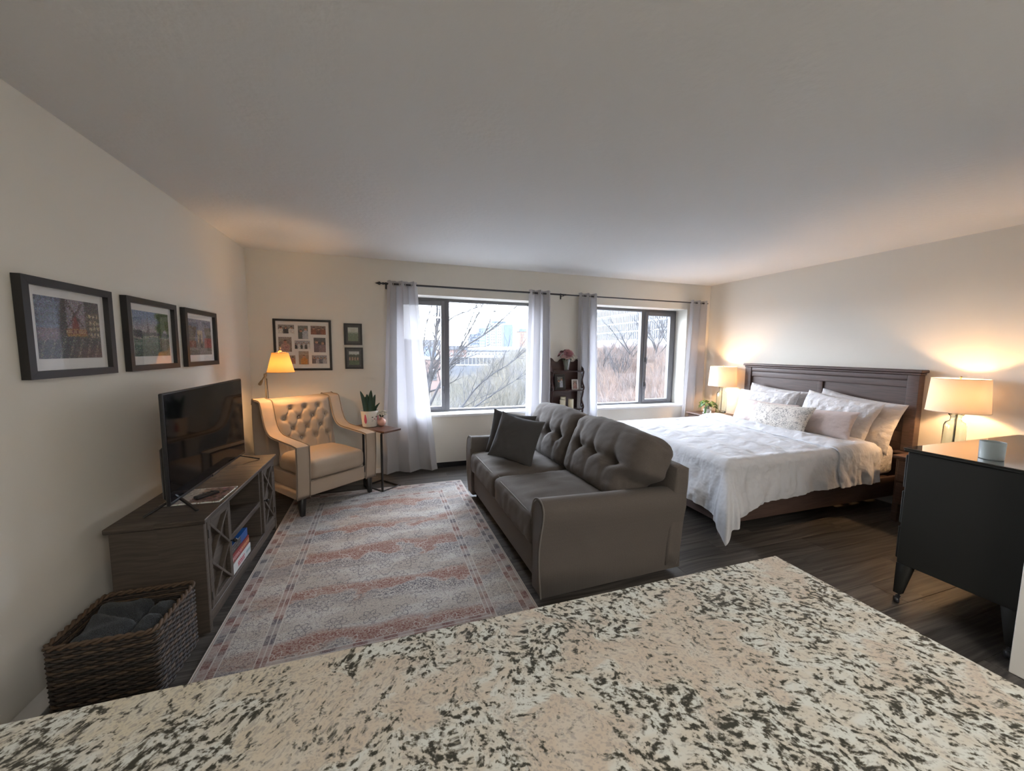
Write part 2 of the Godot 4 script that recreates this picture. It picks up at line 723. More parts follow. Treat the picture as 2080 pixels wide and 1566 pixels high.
	m = mat("clear_glass", Color(0.93, 0.97, 0.96, 0.06), 0.02)
	m.transparency = BaseMaterial3D.TRANSPARENCY_ALPHA
	m = mat("jar_glass", Color(0.93, 0.97, 0.96, 0.0), 0.02)
	m.refraction_enabled = true
	m.refraction_scale = 0.05
	m = mat("frosted", lin(0.42, 0.46, 0.44), 0.3)
	m.backlight_enabled = true
	m.backlight = Color(0.5, 0.55, 0.55)
	mat("candle_wax", lin(0.68, 0.63, 0.47), 0.5)
	# greenery and flowers
	m = mat("snake_leaf", lin(0.022, 0.060, 0.036), 0.45)
	m = mat("pothos_leaf", lin(0.055, 0.115, 0.035), 0.5)
	m.backlight_enabled = true
	m.backlight = Color(0.3, 0.45, 0.15)
	mat("stem_green", lin(0.05, 0.10, 0.03), 0.6)
	mat("leaf_dark", lin(0.02, 0.035, 0.015), 0.6)
	mat("petal_white", lin(0.78, 0.76, 0.68), 0.7)
	mat("petal_pink", lin(0.55, 0.27, 0.30), 0.7)
	mat("petal_blush", lin(0.70, 0.50, 0.47), 0.7)
	mat("petal_dark", lin(0.12, 0.05, 0.05), 0.7)
	mat("petal_magenta", lin(0.36, 0.04, 0.12), 0.7)
	mat("pot_white", lin(0.72, 0.68, 0.62), 0.4)
	mat("ear_pink", lin(0.55, 0.09, 0.15), 0.6)
	mat("soil", lin(0.025, 0.018, 0.012), 0.95)
	mat("vase_peach", lin(0.72, 0.40, 0.32), 0.3)
	# weave of the basket, throws
	for k in 4:
		mat("reed_%d" % k, [lin(0.028, 0.020, 0.015), lin(0.050, 0.034, 0.024), lin(0.020, 0.016, 0.013), lin(0.085, 0.055, 0.033)][k], 0.7)
	mat("reed_rim", lin(0.085, 0.052, 0.030), 0.75)
	m = mat("throw_plush", lin(0.125, 0.142, 0.158), 1.0)
	m.albedo_texture = fuzz
	bump(m, fuzz, 0.25, 4.0)
	m.rim_enabled = true
	m.rim = 0.5
	m = mat("panel_glow", Color(1, 1, 1), 0.6)
	m.emission_enabled = true
	m.emission = Color(1.0, 0.965, 0.92)
	m.emission_energy_multiplier = 2.0
	m = mat("dresser_glass", lin(0.035, 0.033, 0.028), 0.03)
	m.metallic_specular = 0.7
	m.clearcoat_enabled = true
	m.clearcoat = 1.0
	m.clearcoat_roughness = 0.02


const WIN1 := [0.09, 1.80]
const WIN2 := [2.58, 4.174]
const WY0 := 0.655
const WY1 := 2.065


func room() -> void:
	var b: MB
	# floor: dark boards that run along x
	b = MB.new()
	b.span(Vector3(XL - 0.1, -0.1, ZB - 0.3), Vector3(XR + 0.1, -0.011, ZF + 0.1), 0.0)
	var floor_o := shell("floor", b, M.subfloor)
	var wide := 0.182
	var long := 1.22
	var shapes := {}
	var z := ZB
	var row := 0
	while z < ZF:
		var w := minf(wide, ZF - z)
		var x := XL - fposmod(row * 0.47, long)
		while x < XR:
			var a := maxf(x, XL)
			var e := minf(x + long, XR)
			if e - a > 0.02 and not (z + w > -0.74 and a > 2.75):
				var key := [snappedf(e - a, 0.001), snappedf(w, 0.001), rng.randi() % 5]
				if not shapes.has(key):
					var pb := MB.new()
					pb.box(Vector3(0, -0.0055, 0), Vector3(e - a - 0.0012, 0.011, w - 0.0012), 0.0012)
					var u0 := rng.randf()
					var v0 := rng.randf()
					for k in pb.uv.size():
						pb.uv[k] = Vector2(pb.v[k].x * 0.55 + u0, pb.v[k].z * 0.75 + v0)
					shapes[key] = pb.done()
				var o := part(floor_o, "plank", shapes[key], M["plank_%d" % (rng.randi() % 3)])
				o.position = Vector3((a + e) / 2.0, 0, z + w / 2.0)
			x += long
		z += wide
		row += 1
	# ceiling
	b = MB.new()
	b.span(Vector3(XL - 0.12, CH, ZB - 0.3), Vector3(XR + 0.12, CH + 0.15, ZF + 0.12), 0.0)
	shell("ceiling", b, M.ceiling_paint)
	# walls
	b = MB.new()
	b.span(Vector3(XL - 0.12, 0, ZB - 0.3), Vector3(XL, CH, ZF + 0.12), 0.0)
	shell("wall_left", b, M.wall_paint)
	b = MB.new()
	b.span(Vector3(XR, 0, ZB - 0.3), Vector3(XR + 0.12, CH, ZF + 0.12), 0.0)
	shell("wall_right", b, M.wall_paint)
	b = MB.new()
	b.span(Vector3(XL, 0, ZF), Vector3(XR, CH, ZF + 0.12), 0.0)
	shell("wall_front", b, M.wall_paint)
	b = MB.new()
	b.span(Vector3(2.65, 0, -0.79), Vector3(XR, CH, ZF), 0.003)
	shell("wall_partition", b, M.wall_paint)
	# window wall: pieces round the two openings
	b = MB.new()
	var zo := ZB - 0.30
	b.span(Vector3(XL, 0, zo), Vector3(WIN1[0], CH, ZB), 0.0)
	b.span(Vector3(WIN1[1], WY0, zo), Vector3(WIN2[0], WY1, ZB), 0.0)
	b.span(Vector3(WIN2[1], WY0, zo), Vector3(XR, WY1, ZB), 0.0)
	b.span(Vector3(WIN1[0], WY1, zo), Vector3(XR, CH, ZB), 0.0)
	b.span(Vector3(WIN1[0], 0.062, zo), Vector3(WIN2[0], WY0 - 0.03, ZB), 0.0)
	b.span(Vector3(WIN1[0], 0, zo), Vector3(WIN2[0], 0.062, ZB - 0.05), 0.0)
	b.span(Vector3(WIN2[0], 0, zo), Vector3(XR, WY0 - 0.03, ZB), 0.0)
	shell("wall_back", b, M.wall_paint)
	b = MB.new()
	b.span(Vector3(0.52, 0.004, ZB - 0.049), Vector3(2.56, 0.061, ZB - 0.02), 0.001)
	shell("trim_1", b, M.gap_black)
	# skirting
	b = MB.new()
	b.span(Vector3(XL, 0, ZB), Vector3(XL + 0.085, 0.034, -0.75), 0.004)
	shell("baseboard_left", b, M.trim_white)
	b = MB.new()
	b.span(Vector3(XR - 0.014, 0, ZB), Vector3(XR, 0.09, -0.80), 0.004)
	shell("baseboard_right", b, M.trim_white)
	b = MB.new()
	b.span(Vector3(XL + 0.086, 0, ZB), Vector3(0.09, 0.055, ZB + 0.014), 0.004)
	shell("baseboard_back", b, M.trim_white)


func windows() -> void:
	window(1, WIN1[0], WIN1[1], true)
	window(2, WIN2[0], WIN2[1], false)


func window(n: int, x0: float, x1: float, left: bool) -> void:
	var w := Node3D.new()
	w.name = "window_%d" % n
	add_child(w)
	w.set_meta("kind", "structure")
	# mirror so that the casement always lies at the low end
	var f := func(t: float) -> float: return x0 + t if left else x1 - t
	var wide := x1 - x0
	var z0 := ZW - 0.06
	var z1 := ZW + 0.012
	# rails sit between the stiles
	var fr := MB.new()
	for q in [[0.0, 0.035], [0.565, 0.62], [wide - 0.035, wide]]:
		fr.span(Vector3(f.call(q[0]), WY0, z0), Vector3(f.call(q[1]), WY1, z1), 0.003)
	for q in [[0.035, 0.565], [0.62, wide - 0.035]]:
		fr.span(Vector3(f.call(q[0]), WY1 - 0.035, z0), Vector3(f.call(q[1]), WY1, z1), 0.003)
		fr.span(Vector3(f.call(q[0]), WY0, z0), Vector3(f.call(q[1]), WY0 + 0.028, z1), 0.003)
	part(w, "frame", fr, M.window_bronze)
	var sash := MB.new()
	var sa := 0.036
	var sb := 0.564
	var s1 := 0.115 if not left else 0.072
	var s2 := 0.517
	for q in [[sa, s1], [s2, sb]]:
		sash.span(Vector3(f.call(q[0]), WY0 + 0.029, ZW - 0.03), Vector3(f.call(q[1]), WY1 - 0.036, ZW + 0.03), 0.003)
	sash.span(Vector3(f.call(s1), WY1 - 0.088, ZW - 0.03), Vector3(f.call(s2), WY1 - 0.036, ZW + 0.03), 0.003)
	sash.span(Vector3(f.call(s1), WY0 + 0.029, ZW - 0.03), Vector3(f.call(s2), WY0 + 0.068, ZW + 0.03), 0.003)
	var so := part(w, "sash", sash, M.window_bronze)
	part(w, "pane", one_sheet(f.call(0.06), f.call(0.53), WY0 + 0.05, WY1 - 0.07, ZW), M.glass_pane)
	part(w, "pane", one_sheet(f.call(0.60), f.call(wide - 0.02), WY0 + 0.02, WY1 - 0.02, ZW - 0.02), M.glass_pane)
	for y in ([0.95] if left else [1.32, 0.95]):
		var hb := MB.new()
		var hx: float = f.call(0.542)
		hb.span(Vector3(hx - 0.012, y - 0.035, ZW + 0.026), Vector3(hx + 0.012, y + 0.035, ZW + 0.040), 0.003)
		hb.tube(curve([Vector3(hx, y + 0.02, ZW + 0.035), Vector3(hx, y + 0.025, ZW + 0.06), Vector3(hx, y - 0.02, ZW + 0.068), Vector3(hx, y - 0.06, ZW + 0.06)], 4), 0.006, 6)
		part(so, "handle", hb, M.steel_dark)
	# sill board
	var sb2 := MB.new()
	sb2.span(Vector3(x0 + 0.001, WY0 - 0.029, ZB - 0.28), Vector3(x1 - 0.001, WY0, ZB), 0.002)
	sb2.span(Vector3(x0 - 0.02, WY0 - 0.029, ZB + 0.0005), Vector3(x1 + 0.02, WY0, ZB + 0.014), 0.003)
	var sill := part(w, "sill", sb2, M.sill_white)
	if left:
		for k in 7:
			var g := MB.new()
			g.span(Vector3(0.46 + k * 0.19, WY0 - 0.004, ZB - 0.075), Vector3(0.61 + k * 0.19, WY0 + 0.0015, ZB - 0.035), 0.001)
			part(sill, "vent_slot", g, M.steel)


func one_sheet(x0: float, x1: float, y0: float, y1: float, z: float) -> MB:
	var b := MB.new()
	var l := []
	for q in [[x0, y0], [x1, y0], [x1, y1], [x0, y1]]:
		l.append(b.p(Vector3(q[0], q[1], z)))
	b.out(l, Vector3((x0 + x1) / 2.0, (y0 + y1) / 2.0, z - 1.0))
	return b


func kitchen() -> void:
	# the peninsula that the photograph is taken across
	var t := thing("kitchen_counter", "speckled cream, peach and black granite counter filling the foreground", "counter")
	var b := MB.new()
	# the slab with eased edges; one texture pixel is one millimetre
	b.span(Vector3(XL + 0.004, 0.90, -0.640), Vector3(0.905, 0.93, 0.42), 0.004)
	for k in b.v.size():
		b.uv[k] = Vector2((b.v[k].x + 0.62) / 1.536, (b.v[k].z + 0.66 - b.v[k].y + 0.93) / 0.768)
	part(t, "worktop", b, M.granite)
	b = MB.new()
	b.span(Vector3(XL + 0.01, 0.10, -0.34), Vector3(0.86, 0.899, 0.38), 0.003)
	part(t, "cabinet_body", b, M.cabinet_paint)
	b = MB.new()
	b.span(Vector3(XL + 0.02, 0.0, -0.28), Vector3(0.80, 0.099, 0.33), 0.003)
	part(t, "plinth", b, M.gap_black)


func kitchen_light() -> void:
	# flush ceiling panel of the kitchen behind the camera
	var s := thing("ceiling_light", "white flush ceiling panel lighting the kitchen", "ceiling light", Vector3(1.0, CH, 1.45))
	var b := MB.new()
	b.span(Vector3(-0.64, -0.055, -0.34), Vector3(0.64, -0.001, 0.34), 0.008)
	part(s, "housing", b, M.trim_white)
	b = MB.new()
	b.span(Vector3(-0.60, -0.062, -0.30), Vector3(0.60, -0.056, 0.30), 0.002)
	part(s, "diffuser", b, M.panel_glow)
	var l := AreaLight3D.new()
	l.name = "panel_light"
	l.area_size = Vector2(1.2, 0.6)
	l.light_energy = PANEL
	l.light_color = Color(1.0, 0.98, 0.95)
	l.shadow_enabled = true
	s.add_child(l)
	l.position = Vector3(0, -0.07, 0)
	l.rotation.x = -PI / 2.0


func big_things() -> void:
	sofa()
	armchair()
	tv_stand()
	television()
	rug()
	basket()


func rug() -> void:
	var b := MB.new()
	b.box(Vector3(0, 0.0045, 0), Vector3(1.6, 0.009, 2.4), 0.002)
	for k in b.v.size():
		b.uv[k] = Vector2(b.v[k].x / 1.6 + 0.5, b.v[k].z / 2.4 + 0.5)
	var t := thing("area_rug", "faded oriental rug in cream, brick red and slate blue between sofa and television stand", "rug", Vector3(-0.062, 0, -2.755), deg_to_rad(1.2))
	part(t, "pile", b, M.rug_pile)
	b = MB.new()
	for s in [-1, 1]:
		b.tube([Vector3(-0.798, 0.006, s * 1.199), Vector3(0.798, 0.006, s * 1.199)], 0.0045, 6)
		b.tube([Vector3(s * 0.799, 0.006, -1.198), Vector3(s * 0.799, 0.006, 1.198)], 0.0045, 6)
	part(t, "bound_edge", b, M.rug_edge)


func puff(h: Vector3, top: float, wr: float, sd: float) -> Callable:
	return func(q: Vector3, d: Vector3) -> Vector3:
		var e := cos(q.x / h.x * PI / 2.0) * cos(q.z / h.z * PI / 2.0)
		var o := q
		o.y += top * e * sign(q.y) * (1.0 if q.y > 0 else 0.15)
		var n := nz.get_noise_3d(q.x * 9.0 + sd, q.y * 9.0, q.z * 4.0) + 0.6 * nz.get_noise_3d(q.x * 24.0 + sd, q.y * 10.0, q.z * 7.0)
		return o + d * n * wr


func sofa() -> void:
	var s := thing("sofa", "charcoal grey two-seat fabric sofa with tufted back cushions standing beside the rug", "sofa", Vector3(1.245, 0, -2.70), deg_to_rad(-88.0))
	var b := MB.new()
	b.span(Vector3(-0.745, 0.075, -0.46), Vector3(0.745, 0.285, 0.475), 0.012)
	part(s, "base", b, M.sofa_cloth)
	for sd in [-1.0, 1.0]:
		var prof := [Vector2(0.735, 0.045), Vector2(0.735, 0.50), Vector2(0.745, 0.565), Vector2(0.775, 0.597), Vector2(0.82, 0.605), Vector2(0.865, 0.592), Vector2(0.893, 0.555), Vector2(0.895, 0.50), Vector2(0.882, 0.42), Vector2(0.868, 0.33), Vector2(0.862, 0.22), Vector2(0.862, 0.045)]
		var poly := PackedVector2Array()
		for q in prof:
			poly.append(Vector2(q.x * sd, q.y))
		b = MB.new()
		b.x.origin = Vector3(0, 0, -0.50)
		b.plate(poly, 1.0, 0.012)
		for k in b.v.size():
			# the arm dips a little towards the back and bows at the front
			var q := b.v[k]
			if q.y > 0.4:
				b.v[k].y -= 0.035 * sst(0.5, -0.5, q.z)
			if q.z > 0.4:
				b.v[k].z += 0.018 * sin(clampf((q.y - 0.05) / 0.56, 0.0, 1.0) * PI)
		var a := part(s, "arm", b, M.sofa_cloth)
		b = MB.new()
		var l := []
		for q in curve(prof.slice(1, 12), 3):
			l.append(Vector3(q.x * sd, q.y, 0.497 + 0.018 * sin(clampf((q.y - 0.05) / 0.56, 0.0, 1.0) * PI)))
		b.tube(l, 0.0055, 6)
		part(a, "welt", b, M.sofa_welt)
		# seat cushion with a welt round its upper front edge
		b = MB.new()
		b.x.origin = Vector3(0.367 * sd, 0.375, 0.135)
		b.soft(Vector3(0.735, 0.195, 0.755), 0.045, 26, puff(Vector3(0.37, 0.1, 0.38), 0.035, 0.010, 3.0 * sd))
		var c := part(s, "seat_cushion", b, M.sofa_cloth)
		b = MB.new()
		l = []
		for k in 17:
			var t := -1.0 + k / 8.0
			l.append(Vector3(0.367 * sd + t * 0.355, 0.463 + 0.006 * cos(t * PI / 2.0), 0.135 + 0.358 - 0.03 * pow(absf(t), 8.0)))
		b.tube(l, 0.005, 6)
		part(c, "welt", b, M.sofa_welt)
		back_cushion(s, sd)
	# frame of the back
	b = MB.new()
	b.x = Transform3D(Basis(Vector3.RIGHT, deg_to_rad(-5.0)), Vector3(0, 0.06, -0.42))
	b.soft(Vector3(1.75, 0.655, 0.13), 0.03, 16, func(q: Vector3, _d: Vector3) -> Vector3: return q, Vector3(0, 0.328, 0))
	part(s, "back_frame", b, M.sofa_cloth)
	for q in [Vector2(-0.78, 0.42), Vector2(0.78, 0.42), Vector2(-0.78, -0.42), Vector2(0.78, -0.42)]:
		b = MB.new()
		b.lathe([Vector2(0.0, 0.0), Vector2(0.02, 0.0), Vector2(0.026, 0.09), Vector2(0.0, 0.09)], 12, Vector3(q.x, 0, q.y))
		part(s, "leg", b, M.leg_black)


func back_cushion(s: Node3D, sd: float) -> void:
	var b := MB.new()
	var h := Vector3(0.365, 0.235, 0.13)
	b.x = Transform3D(Basis(Vector3.RIGHT, deg_to_rad(-21.0)), Vector3(0.367 * sd, 0.660, -0.265))
	var buttons := [Vector2(-0.20, 0.0), Vector2(0.0, 0.0), Vector2(0.20, 0.0)]
	var shape := func(q: Vector3, d: Vector3) -> Vector3:
		var o := q
		var e := cos(q.x / h.x * PI / 2.0 * 0.9) * cos(q.y / h.y * PI / 2.0 * 0.9)
		if q.z > -0.05:
			o.z += 0.055 * sqrt(maxf(e, 0.0))
			for p in buttons:
				var r := Vector2(q.x - p.x, (q.y - p.y) * 1.1).length()
				o.z -= 0.062 * exp(-r * r / 0.0016)
				# folds that run up and down from each button
				o.z -= 0.022 * exp(-pow((q.x - p.x) / 0.018, 2.0)) * exp(-absf(q.y) / 0.10)
			o.z -= 0.030 * exp(-pow((q.y + 0.012 * cos(q.x * 31.0)) / 0.016, 2.0)) * sst(0.34, 0.22, absf(q.x))
		# the outer end laps over the arm
		var outer := q.x * sd
		if outer > 0.0 and q.y > -0.12:
			o.x += sd * 0.125 * sst(-0.09, 0.02, q.y) * pow(outer / h.x, 2.0)
		o.y += 0.03 * cos(q.x / h.x * PI / 2.0) * sst(0.0, 0.2, q.y)
		var n := nz.get_noise_3d(q.x * 7.0 + sd * 5.0, q.y * 13.0, q.z * 6.0) * 0.007 + nz.get_noise_3d(q.x * 26.0, q.y * 12.0 + sd, q.z * 8.0) * 0.004
		return o + d * n
	b.soft(h * 2.0, 0.075, 48, shape)
	var c := part(s, "back_cushion", b, M.sofa_cloth)
	for p in buttons:
		var k := MB.new()
		k.x = b.x * Transform3D(Basis(Vector3.RIGHT, PI / 2.0), Vector3(p.x, p.y, 0.085))
		k.lathe([Vector2(0.013, -0.004), Vector2(0.012, 0.003), Vector2(0.006, 0.006), Vector2(0.0, 0.007)], 10)
		part(c, "button", k, M.sofa_cloth)
	# seam round the outer end
	var l := []
	for k in 22:
		var a := PI * (-0.42 + 1.0 * k / 21.0)
		var q := Vector3(sd * (0.315 + 0.06 * sst(0.0, 0.12, sin(a) * 0.2)), 0.0, 0.0) + Vector3(0, sin(a) * 0.225, cos(a) * 0.135)
		l.append(b.x * q)
	var w := MB.new()
	w.tube(l, 0.004, 6)
	part(c, "welt", w, M.sofa_welt)


func armchair() -> void:
	var s := thing("armchair", "tan linen armchair with button-tufted back and black tapered legs", "armchair", Vector3(-0.685, 0, -3.925), deg_to_rad(38.8))
	var b := MB.new()
	var prof := PackedVector2Array()
	for q in curve([Vector2(0.36, 0.165), Vector2(0.375, 0.38), Vector2(0.375, 0.585), Vector2(0.35, 0.622), Vector2(0.10, 0.640), Vector2(-0.07, 0.660), Vector2(-0.155, 0.735), Vector2(-0.215, 0.905), Vector2(-0.245, 0.948), Vector2(-0.33, 0.955), Vector2(-0.385, 0.945), Vector2(-0.40, 0.70), Vector2(-0.37, 0.165)], 4):
		prof.append(q)
	for sd in [-1.0, 1.0]:
		b = MB.new()
		b.x = Transform3D(Basis(Vector3(0, 0, 1), Vector3(0, 1, 0), Vector3(-1, 0, 0)), Vector3(0.385 if sd > 0 else -0.270, 0, 0))
		b.plate(prof, 0.115, 0.012)
		var a := part(s, "arm", b, M.chair_cloth)
		for xx in [0.274 * sd, 0.381 * sd]:
			var l := []
			for q in prof:
				l.append(Vector3(xx, q.y, q.x))
			b = MB.new()
			b.tube(l.slice(0, 42), 0.0042, 6)
			part(a, "piping", b, M.chair_piping)
	# seat
	b = MB.new()
	b.span(Vector3(-0.269, 0.165, -0.36), Vector3(0.269, 0.30, 0.352), 0.012)
	part(s, "seat_base", b, M.chair_cloth)
	b = MB.new()
	b.x.origin = Vector3(0, 0.385, 0.08)
	b.soft(Vector3(0.532, 0.17, 0.58), 0.05, 26, puff(Vector3(0.28, 0.085, 0.29), 0.025, 0.002, 1.0))
	part(s, "seat_cushion", b, M.chair_cloth)
	b = MB.new()
	b.tube([Vector3(-0.262, 0.303, 0.362), Vector3(0.262, 0.303, 0.362)], 0.004, 6)
	part(s, "piping", b, M.chair_piping)
	# tufted back
	var buttons := []
	for r in 4:
		var n := 3 if r % 2 == 0 else 4
		for k in n:
			buttons.append(Vector2((k - (n - 1) / 2.0) * 0.134, 0.865 - r * 0.095))
	var shape := func(u: float, w: float) -> Vector3:
		var x := -0.270 + 0.540 * u
		var y := lerpf(0.40, 0.93, minf(w / 0.88, 1.0))
		var z := lerpf(-0.125, -0.232, (y - 0.40) / 0.53)
		if w > 0.88:
			var a := (w - 0.88) / 0.12 * PI * 0.5
			y = 0.93 + 0.022 * sin(a)
			z -= 0.15 * (1.0 - cos(a))
		var side := 1.0 - pow(absf(2.0 * u - 1.0), 6.0)
		var o := 0.035 * side * sst(0.40, 0.46, y) * sst(0.955, 0.90, y)
		var q := Vector2(x, y)
		for p in buttons:
			var r: float = q.distance_to(p)
			if r < 0.16:
				o -= 0.028 * exp(-r * r / 0.0006)
		for i in buttons.size():
			for j in range(i + 1, buttons.size()):
				var p: Vector2 = buttons[i]
				var e: Vector2 = buttons[j]
				if absf(p.y - e.y) > 0.05 and p.distance_to(e) < 0.13:
					var near := Geometry2D.get_closest_point_to_segment(q, p, e)
					var r := q.distance_to(near)
					if r < 0.03:
						o -= 0.008 * exp(-r * r / 0.00006)
		if q.y < 0.56:
			for p in buttons.slice(10):
				o -= 0.010 * exp(-pow((x - p.x) / 0.009, 2.0)) * sst(0.42, 0.52, q.y)
		return Vector3(x, y, z + o * (1.0 if w <= 0.88 else 0.0))
	b = MB.new()
	b.grid(72, 72, shape)
	b.span(Vector3(-0.269, 0.17, -0.405), Vector3(0.269, 0.945, -0.37), 0.012)
	var back := part(s, "backrest", b, M.chair_cloth)
	for p in buttons:
		var k := MB.new()
		var z := lerpf(-0.125, -0.232, (p.y - 0.40) / 0.53) + 0.006
		k.x = Transform3D(Basis(Vector3.RIGHT, PI / 2.0 - 0.2), Vector3(p.x, p.y, z))
		k.lathe([Vector2(0.010, -0.003), Vector2(0.009, 0.003), Vector2(0.004, 0.006), Vector2(0.0, 0.0065)], 10)
		part(back, "button", k, M.chair_cloth)
	for q in [Vector2(-0.325, 0.315), Vector2(0.325, 0.315), Vector2(-0.325, -0.32), Vector2(0.325, -0.32)]:
		b = MB.new()
		var ids := []
		for f in [[0.0095 if q.y > 0.0 else 0.0, 0.015], [0.168, 0.028]]:
			var ring := []
			for c in [[-1, -1], [1, -1], [1, 1], [-1, 1]]:
				var lean: float = (0.168 - f[0]) * 0.12
				ring.append(b.p(Vector3(q.x + c[0] * f[1] + sign(q.x) * lean * 0.3, f[0], q.y + c[1] * f[1] + sign(q.y) * lean)))
			ids.append(ring)
		var mid := Vector3(q.x, 0.08, q.y)
		for k in 4:
			b.out([ids[0][k], ids[0][(k + 1) % 4], ids[1][(k + 1) % 4], ids[1][k]], mid)
		b.out(ids[0], mid)
		b.out(ids[1], mid)
		part(s, "leg", b, M.leg_black)


func tv_stand() -> void:
	var s := thing("tv_stand", "rustic brown wooden television stand with lattice doors along the left wall", "tv stand", Vector3(-1.07, 0, -2.715))
	# local: front at x = 0.185, near end at z = 0.595
	var b := MB.new()
	b.span(Vector3(-0.19, 0.574, -0.60), Vector3(0.20, 0.60, 0.60), 0.004)
	part(s, "top", b, M.stand_wood)
	for z in [0.565, -0.565]:
		b = MB.new()
		b.span(Vector3(-0.18, 0.0, z - 0.015), Vector3(0.185, 0.573, z + 0.015), 0.003)
		part(s, "side_panel", b, M.stand_wood_up)
	for z in [0.255, -0.275]:
		b = MB.new()
		b.span(Vector3(-0.17, 0.10, z - 0.011), Vector3(0.172, 0.573, z + 0.011), 0.002)
		part(s, "divider", b, M.stand_wood_up)
	b = MB.new()
	b.span(Vector3(-0.18, 0.04, -0.549), Vector3(-0.172, 0.573, 0.549), 0.001)
	part(s, "back_panel", b, M.stand_wood_up)
	b = MB.new()
	b.span(Vector3(-0.17, 0.075, -0.549), Vector3(0.17, 0.098, 0.549), 0.002)
	part(s, "bottom_shelf", b, M.stand_wood)
	b = MB.new()
	b.span(Vector3(-0.17, 0.325, -0.263), Vector3(0.160, 0.345, 0.243), 0.002)
	b.span(Vector3(0.1605, 0.315, -0.263), Vector3(0.176, 0.350, 0.243), 0.002)
	part(s, "shelf", b, M.stand_wood)
	b = MB.new()
	b.span(Vector3(0.165, 0.035, -0.549), Vector3(0.183, 0.097, 0.549), 0.003)
	part(s, "plinth_rail", b, M.stand_wood)
	for d in [[0.268, 0.547], [-0.547, -0.288]]:
		var z0: float = d[0]
		var z1: float = d[1]
		var y0 := 0.102
		var y1 := 0.570
		b = MB.new()
		b.span(Vector3(0.166, y0, z0), Vector3(0.186, y1, z0 + 0.036), 0.002)
		b.span(Vector3(0.166, y0, z1 - 0.036), Vector3(0.186, y1, z1), 0.002)
		b.span(Vector3(0.166, y0, z0 + 0.036), Vector3(0.186, y0 + 0.036, z1 - 0.036), 0.002)
		b.span(Vector3(0.166, y1 - 0.036, z0 + 0.036), Vector3(0.186, y1, z1 - 0.036), 0.002)
		b.span(Vector3(0.160, y0 + 0.03, z0 + 0.03), Vector3(0.165, y1 - 0.03, z1 - 0.03), 0.001)
		var door := part(s, "door", b, M.stand_wood_up)
		# two crosses, one over the other
		var ym := (y0 + y1) / 2.0
		for h in [[y0 + 0.030, ym], [ym, y1 - 0.030]]:
			for dz in [[z0 + 0.03, z1 - 0.03], [z1 - 0.03, z0 + 0.03]]:
				b = MB.new()
				b.bar(Vector3(0.176 if dz[0] < dz[1] else 0.1745, h[0], dz[0]), Vector3(0.176 if dz[0] < dz[1] else 0.1745, h[1], dz[1]), 0.014, 0.024, 0.002, Vector3.RIGHT)
				part(door, "lattice_bar", b, M.stand_wood_up)
		var hz := z0 + 0.018 if z0 > 0 else z1 - 0.018
		b = MB.new()
		b.tube([Vector3(0.186, ym, hz), Vector3(0.206, ym, hz)], [0.004, 0.004], 8)
		b.lathe([Vector2(0.0, -0.012), Vector2(0.010, -0.008), Vector2(0.012, 0.0), Vector2(0.010, 0.008), Vector2(0.0, 0.012)], 10, Vector3(0.208, ym, hz))
		part(door, "knob", b, M.leg_black)
		for y in [y0 + 0.07, y1 - 0.07]:
			b = MB.new()
			var e := z1 - 0.006 if z0 > 0 else z0 + 0.006
			b.span(Vector3(0.1865, y - 0.022, e - 0.005), Vector3(0.190, y + 0.022, e + 0.005), 0.001)
			part(door, "hinge", b, M.leg_black)


func television() -> void:
	var s := thing("television", "black flat-screen television on splayed legs, switched off", "television", Vector3(-1.05, 0.60, -2.705))
	var b := MB.new()
	b.span(Vector3(-0.010, 0.048, -0.50), Vector3(0.008, 0.607, 0.50), 0.004)
	b.span(Vector3(-0.055, 0.055, -0.44), Vector3(-0.009, 0.33, 0.44), 0.012)
	part(s, "housing", b, M.tv_plastic)
	b = MB.new()
	b.span(Vector3(0.006, 0.066, -0.492), Vector3(0.0095, 0.600, 0.492), 0.001)
	part(s, "screen", b, M.tv_glass)
	b = MB.new()
	b.span(Vector3(0.004, 0.049, -0.045), Vector3(0.013, 0.064, 0.045), 0.003)
	part(s, "logo_bar", b, M.steel_dark)
	for e in [[0.42, 0.475], [-0.42, -0.475]]:
		b = MB.new()
		b.bar(Vector3(-0.005, 0.062, e[0] - 0.02 * sign(e[0])), Vector3(0.105, 0.006, e[1]), 0.016, 0.009, 0.002)
		b.bar(Vector3(-0.012, 0.062, e[0] - 0.02 * sign(e[0])), Vector3(-0.105, 0.006, e[1] + 0.02 * sign(e[0])), 0.016, 0.009, 0.002)
		part(s, "leg", b, M.tv_plastic)


